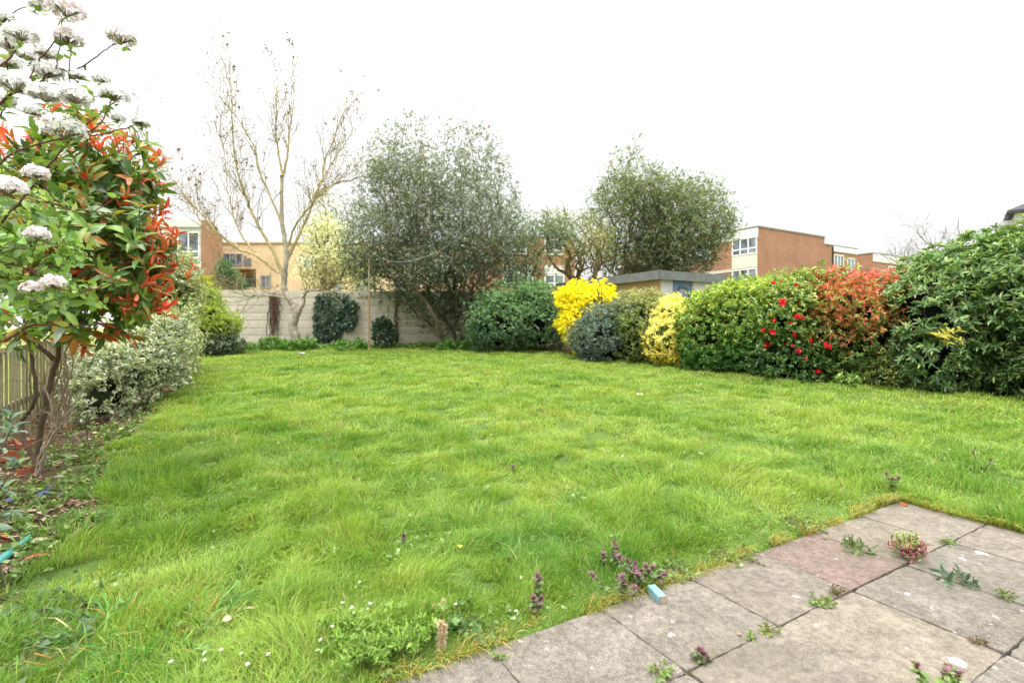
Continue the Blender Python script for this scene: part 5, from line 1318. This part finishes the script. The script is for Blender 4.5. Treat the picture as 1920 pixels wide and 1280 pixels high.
joint_weed('broad_leaf_weed', 855, 1172, 'dark round-leaved weed clump behind the fluffy tuft', 46, 3, .034, .026, [('6a9048', 3), ('53783c', 3), ('82a45a', 2)], .5, .05, .14)
joint_weed('broad_leaf_weed', 905, 1195, 'flat round-leaved weed on the patio edge', 30, 3, .03, .022, [('7a9c50', 3), ('92ae62', 2)], .4, .03, .10)
joint_weed('broad_leaf_weed', 1270, 1078, 'light leafy weed on the edge behind the blue block', 50, 3, .026, .020, [('8aa85a', 3), ('74944a', 2), ('a4b86c', 1)], .5, .05, .13)
joint_weed('broad_leaf_weed', 1378, 1048, 'creeping weed along the patio edge by the reddish slab', 46, 3, .022, .016, [('8aa454', 3), ('a0b266', 2), ('6f8c44', 2)], .5, .04, .17)
joint_weed('broad_leaf_weed', 1500, 985, 'green creeping weed on the far stretch of patio edge', 46, 3, .026, .018, [('86a04e', 3), ('9ab060', 2)], .5, .04, .16)
joint_weed('broad_leaf_weed', 985, 1068, 'round-leaved weed among the grass in the middle', 18, 3, .03, .024, [('9ab87c', 3), ('82a460', 2)], .6, .08, .1)

def cleavers(pts, label):
    x, y = G0(*pts[0]); z = float(gz(x, y)); t = thing('cleavers_plant', label, 'weed', (x, y, z), group='bright green cleavers by the patio'); G = Geo(); S = Geo()
    for px, py in pts:
        x0, y0 = G0(px, py)
        for i in range(5):
            th = random.random() * 6.28; L = random.uniform(.07, .15); z0 = float(gz(x0, y0))
            P = [np.array([x0, y0, z0]) + np.array([math.cos(th) * L * f * .8, math.sin(th) * L * f * .8, .03 + L * .55 * math.sin(f * 2.2)]) for f in np.linspace(0, 1, 6)]
            S.tube(P, .0016, 4, hx('8fae58')); q = np.array(P[1:]); dd = unit(np.gradient(np.array(P), axis=0))[1:]
            whorls(G, T6, q, dd, 7, .026, .0075, 1.25, pal(('94b850', 3), ('7fa045', 2), ('a6c468', 2), gain=1.3))
    G.build('leaves', M_LEAF, t); S.build('stems', M_LEAF, t)
cleavers([(770, 1215), (745, 1200), (800, 1205), (785, 1232)], 'bright green whorled cleavers patch by the dry fluffy tuft')
cleavers([(700, 1230), (720, 1250), (690, 1255), (735, 1225), (675, 1240), (660, 1265)], 'largest bright green cleavers patch at the near patio corner')
cleavers([(645, 1190), (660, 1205), (690, 1195), (630, 1215)], 'bright green cleavers patch farthest from the patio')

def daisy(px, py, h=.06):
    x, y = G0(px, py); z = float(gz(x, y)); tl = (random.gauss(0, .012), random.gauss(0, .012))
    t = thing('daisy', 'small white half-closed daisy in the near lawn corner', 'daisy', (x, y, z), group='daisies in the near lawn'); S = Geo(); top = np.array([x + tl[0], y + tl[1], z + h + .03])
    S.tube([(x, y, z), (x + tl[0] * .3, y + tl[1] * .3, z + h * .6), top], .0013, 4, hx('8fa860')); S.build('stem', M_LEAF, t)
    G = Geo(); whorls(G, T6, top[None], np.array([[tl[0] * 8, tl[1] * 8 - .2, 1.]]), 13, .011, .0045, .75, lambda p, n=None: np.full((len(p), 3), .8) * rng.uniform(.9, 1.05, (len(p), 1))); G.build('petals', M_PETAL, t)
    C = Geo(); whorls(C, TDISC, top[None] + np.array([[0, 0, .002]]), np.array([[0, -.2, 1.]]), 4, .004, .004, 1.2, pal(('e8c840', 1))); C.build('centre', M_PETAL, t)
for px, py in [(665, 1162), (638, 1160), (682, 1168), (697, 1152), (662, 1175), (426, 1242), (470, 1247), (508, 1254), (462, 1276), (377, 1270), (615, 1203), (605, 1228), (860, 1152), (970, 1163), (975, 1098), (310, 1274), (388, 1252)]:
    daisy(px, py + 10, .05)

# ivy leaves and weeds in the near corner
joint_weed('ground_ivy', 30, 1205, 'grey-green lobed ivy leaves trailing in the near border corner', 40, 2, .038, .036, [('7a8e74', 3), ('62785a', 3), ('94a68e', 1)], .5, .06, .32, TIVY)
joint_weed('ground_ivy', 70, 1135, 'mid green round ivy leaves at the border edge above the coarse grass', 50, 2, .036, .034, [('6f9058', 3), ('587a48', 3), ('8aa870', 1)], .5, .06, .28, TIVY)
joint_weed('ground_ivy', 40, 1260, 'pale green ivy leaves lowest in the near corner', 40, 2, .034, .032, [('7f985a', 3), ('688248', 3)], .5, .06, .22, TIVY)
joint_weed('violet_patch', 70, 925, 'bright green violet patch with small blue flowers in the border', 90, 3, .04, .03, [('86a84c', 3), ('9cbc5c', 2), ('6d9040', 2), ('7f86b8', .35)], .6, .06, .3)
joint_weed('sage_patch', 110, 860, 'low green weed patch at the foot of the photinia', 80, 3, .045, .03, [('86a058', 3), ('9ab068', 2), ('6c8848', 2)], .6, .06, .4)

# fluffy dried tufts
def fluff(px, py, label, pts, cols, r):
    x, y = G0(px, py); Y = y; z = float(gz(x, y)); t = thing('fluffy_tuft', label, 'seed head', (x, y, z)); G = Geo(); n = 1500
    P = np.array([at(a, b, Y) for a, b in pts]); L_ = len(P) - 1; f = rng.random(n) * L_; i = np.minimum(f.astype(int), L_ - 1); q = P[i] + (P[i + 1] - P[i]) * (f - i)[:, None]
    d = rdir(n); d[:, 2] = d[:, 2] * .8 + .15
    put(G, T6, q, d, rdir(n), r * rng.uniform(.6, 1.5, n), .003, pal(*cols, jit=.1)(q)); G.build('fluff', M_PETAL, t)
    S = Geo(); S.tube([(x, y, z - .01), *[p for p in P]], .0025, 4, hx('a89878')); S.build('stem', M_LEAF, t)
fluff(826, 1218, 'upright fluffy beige seed tuft beside the patio edge', [(826, 1214), (829, 1195), (831, 1178), (826, 1168)], [('e2d0b8', 3), ('d4bc9e', 2), ('f0e6d6', 2)], .018)
fluff(828, 1165, 'small bent pale fluffy seed head in grass above the upright tuft', [(829, 1160), (832, 1125), (826, 1134), (812, 1136)], [('e4d8c4', 3), ('d2c2a8', 2)], .009)

# blue painted block
x, y = G0(1232, 1124); t = None
G = Geo(); th = math.atan2(G0(1243, 1130)[1] - G0(1219, 1104)[1], G0(1243, 1130)[0] - G0(1219, 1104)[0])
Rm = np.array([[math.cos(th), -math.sin(th), 0], [math.sin(th), math.cos(th), 0], [0, 0, 1]]); cpos = np.array([x, y, .014])
hl, hw, hh, bv = .058, .021, .034, .003
prof = np.array([(-hw, 0), (hw, 0), (hw, hh - bv), (hw - bv, hh), (-hw + bv, hh), (-hw, hh - bv)])
V = np.array([(s * hl, a, b) for s in (-1, 1) for a, b in prof]) @ Rm.T + cpos; i = np.arange(6); j = (i + 1) % 6
G.add(V, [np.stack([i, j, j + 6, i + 6], 1)], hx('86c4d6', .6)); o = G.build('painted_block', M_PLAST); tag(o, 'small pale blue painted block lying on the edge of the patio', 'block')
E1 = Geo(); E1.add(np.concatenate([V[6:] + Rm @ np.array([.0008, 0, 0]), V[:6] - Rm @ np.array([.0008, 0, 0])]), [np.array([[0, 1, 2, 3, 4, 5], [11, 10, 9, 8, 7, 6]])], hx('b8a898')); E1.build('cut_end', M_WOOD, o)

# teal plastic strip, terracotta bits, stray leaves, litter
G = Geo(); P = [np.array([*G0(px, py), 0]) for px, py in [(-30, 1085), (0, 1062), (25, 1042), (46, 1026), (56, 1015)]]
for p in P: p[2] = float(gz(p[0], p[1])) + .035
P = np.array(P); d = unit(np.gradient(P, axis=0)); sd = unit(np.cross(d, [0, 0, 1.]))
prof = [(-.024, -.01), (-.022, .006), (0, .016), (.022, .006), (.024, -.012)]
V = np.array([p + s * a * (1 - .5 * (k / 4) ** 2) + np.array([0, 0, b]) for k, (p, s) in enumerate(zip(P, sd)) for a, b in prof]); m = len(prof)
F = [[k * m + c, k * m + c + 1, (k + 1) * m + c + 1, (k + 1) * m + c] for k in range(len(P) - 1) for c in range(m - 1)]
G.add(V, [F], hx('55b0a8', .6)); tag(G.build('plastic_edging', M_PLAST, smooth=True), 'bent teal plastic strip lying at the border edge', 'plastic strip')
def shard(px, py, label, sz, rot, zoff=0):
    x, y = G0(px, py); z = float(gz(x, y)) + zoff; G = Geo(); n = 7; a0, a1 = rot, rot + 1.7
    V = []
    for r_, in ((sz,), (sz * .88,)):
        for hgt, f in ((0, 1), (sz * .9, 1.12)):
            for q in np.linspace(a0, a1, n): V.append((x + r_ * f * math.cos(q) - sz * math.cos((a0 + a1) / 2), y + r_ * f * math.sin(q) - sz * math.sin((a0 + a1) / 2), z + hgt * (.75 + .25 * math.sin(q * 5))))
    F = []
    for c in range(n - 1): F += [[c, c + 1, n + c + 1, n + c], [2 * n + c, 3 * n + c, 3 * n + c + 1, 2 * n + c + 1], [n + c, n + c + 1, 3 * n + c + 1, 3 * n + c], [c, 2 * n + c, 2 * n + c + 1, c + 1]]
    F += [[0, n, 3 * n, 2 * n], [n - 1, 3 * n - 1, 4 * n - 1, 2 * n - 1]]
    G.add(V, [F], hx('cf7d5c')); tag(G.build('pot_shard', M_CLAY), label, 'pot shard')
shard(36, 842, 'largest curved terracotta pot shard behind the broad-leaved shrub', .14, -2.6); shard(8, 868, 'terracotta pot shard half hidden at the border edge', .13, -2.2); shard(14, 835, 'terracotta shard leaning behind the largest one', .12, -2.9); shard(46, 888, 'small terracotta shard lowest beside the trunk', .09, -2.0)

def fallen(px, py, label, L, W, col, dr, zoff=.03, T=T10, name='fallen_leaf'):
    x, y = G0(px, py); a, s = as_of(x, y); z = .016 if (s < 1.9 and a < 4.58) else float(gz(x, y)) + zoff
    G = Geo(); put(G, T, np.array([[x, y, z]]), np.array([[math.cos(dr), math.sin(dr), .1]]), np.array([[.15, -.3, 1.]]), L, W, hx(col)); tag(G.build(name, M_LITTER), label, 'leaf')
fallen(40, 1068, 'long reddish brown fallen leaf beside the teal strip', .13, .03, 'c07a5c', .75, .05)
fallen(55, 1030, 'pale tan fallen leaf under the teal strip end', .10, .04, 'c8b898', .9, .03)
fallen(416, 1192, 'crumpled pale beige dead leaf in the near lawn', .04, .04, 'b8a488', .4, .07)
fallen(455, 1167, 'narrow cream dead leaf near the crumpled beige one', .055, .012, 'd2c49c', .2, .06)
fallen(1688, 944, 'curled brown leaf at the far patio corner', .09, .06, 'a06a48', .3, .02); fallen(1545, 1013, 'small red-brown leaf at the reddish slab edge', .03, .025, '8a5a48', .8)
fallen(1382, 1195, 'tiny tan curl on the slab by the long joint', .025, .02, 'b58a70', .3); fallen(862, 1050, 'bright yellow-green leaf standing in the grass', .05, .035, 'c8d44a', 1.6, .07)
fallen(100, 905, 'grey curled dead leaf in the violet patch', .08, .035, 'b0a498', .5, .06); fallen(128, 865, 'pale grey leaf on the border soil', .09, .03, 'c4bcb0', .2, .05)
for px, py, lab in [(1200, 748, 'white scrap of litter out in the lawn'), (565, 668, 'white scrap of litter at the far lawn edge near the bare tree')]:
    x, y = G0(px, py); z = float(gz(x, y)) + .09; G = Geo(); s = y * .0055
    V = np.array([(-1, -.6, 0), (-.2, -.7, .5), (.9, -.4, .1), (1.0, .5, .4), (.1, .7, .1), (-.8, .6, .5)]) * s + np.array([x, y, z]); G.add(V, [[[0, 1, 4, 5], [1, 2, 3, 4]]], (.8, .8, .8)); tag(G.build('paper_scrap', M_PAINT), lab, 'litter')

# ------------------------------------------------------------------ camera, light, world
cam_d = bpy.data.cameras.new('camera'); cam_o = bpy.data.objects.new('camera', cam_d); COL.objects.link(cam_o)
cam_o.location = (0, 0, CAM_H); cam_o.rotation_euler = (PI / 2, 0, 0)
cam_d.sensor_width = 36; cam_d.lens = FPX / 1920 * 36; cam_d.shift_y = -(640 - HORIZON) / 1920
cam_d.clip_start = .02; cam_d.clip_end = 3000
cam_d.dof.use_dof = True; cam_d.dof.focus_distance = 4.2; cam_d.dof.aperture_fstop = 2.4
SC.camera = cam_o

sun_d = bpy.data.lights.new('sun', 'SUN'); sun_o = bpy.data.objects.new('sun', sun_d); COL.objects.link(sun_o)
EL, AZ = math.radians(58), math.radians(215)       # azimuth measured clockwise from +Y
sun_d.energy = 1.5; sun_d.angle = math.radians(25); sun_d.color = (1, .96, .9)
dv = np.array([math.sin(AZ) * math.cos(EL), math.cos(AZ) * math.cos(EL), math.sin(EL)])
from mathutils import Vector
sun_o.rotation_euler = Vector(dv).to_track_quat('Z', 'Y').to_euler(); sun_o.location = (0, -5, 20)

w = bpy.data.worlds.new('World'); SC.world = w; w.use_nodes = True
nt = w.node_tree; bg = nt.nodes['Background']
sky = nt.nodes.new('ShaderNodeTexSky'); sky.sky_type = 'NISHITA'; sky.sun_disc = False; sky.sun_elevation = EL; sky.sun_rotation = AZ
sky.air_density = 1.0; sky.dust_density = 3.0
hs = nt.nodes.new('ShaderNodeHueSaturation'); hs.inputs['Saturation'].default_value = .18; nt.links.new(sky.outputs[0], hs.inputs['Color'])
mx = nt.nodes.new('ShaderNodeMix'); mx.data_type = 'RGBA'; mx.inputs['Factor'].default_value = .8      # overcast veil
nt.links.new(hs.outputs[0], mx.inputs['A']); mx.inputs['B'].default_value = (31, 31.2, 31.8, 1)
tc = nt.nodes.new('ShaderNodeTexCoord'); sz = nt.nodes.new('ShaderNodeSeparateXYZ'); nt.links.new(tc.outputs['Generated'], sz.inputs[0])
gr = nt.nodes.new('ShaderNodeMapRange'); gr.inputs['From Min'].default_value = 0; gr.inputs['From Max'].default_value = 1      # overcast sky: zenith about three times the horizon
gr.inputs['To Min'].default_value = .28; gr.inputs['To Max'].default_value = 2.2; pw = nt.nodes.new('ShaderNodeMath'); pw.operation = 'POWER'; pw.use_clamp = True; mxz = nt.nodes.new('ShaderNodeMath'); mxz.operation = 'MAXIMUM'; mxz.inputs[1].default_value = 0
nt.links.new(sz.outputs[2], mxz.inputs[0]); nt.links.new(mxz.outputs[0], pw.inputs[0]); pw.inputs[1].default_value = 3.0; nt.links.new(pw.outputs[0], gr.inputs['Value'])
vs = nt.nodes.new('ShaderNodeVectorMath'); vs.operation = 'SCALE'; nt.links.new(mx.outputs['Result'], vs.inputs[0]); nt.links.new(gr.outputs[0], vs.inputs['Scale'])
nt.links.new(vs.outputs[0], bg.inputs['Color']); bg.inputs['Strength'].default_value = .15

SC.view_settings.view_transform = 'Standard'; SC.view_settings.look = 'None'; SC.view_settings.exposure = 0; SC.view_settings.gamma = 1
SC.render.engine = 'CYCLES'
c = SC.cycles
c.max_bounces = 6; c.diffuse_bounces = 5; c.glossy_bounces = 2; c.transmission_bounces = 4; c.transparent_max_bounces = 4
c.use_adaptive_sampling = True; c.adaptive_threshold = .015
c.use_denoising = True
try: c.denoiser = 'OPENIMAGEDENOISE'
except Exception: pass
c.sample_clamp_indirect = 6
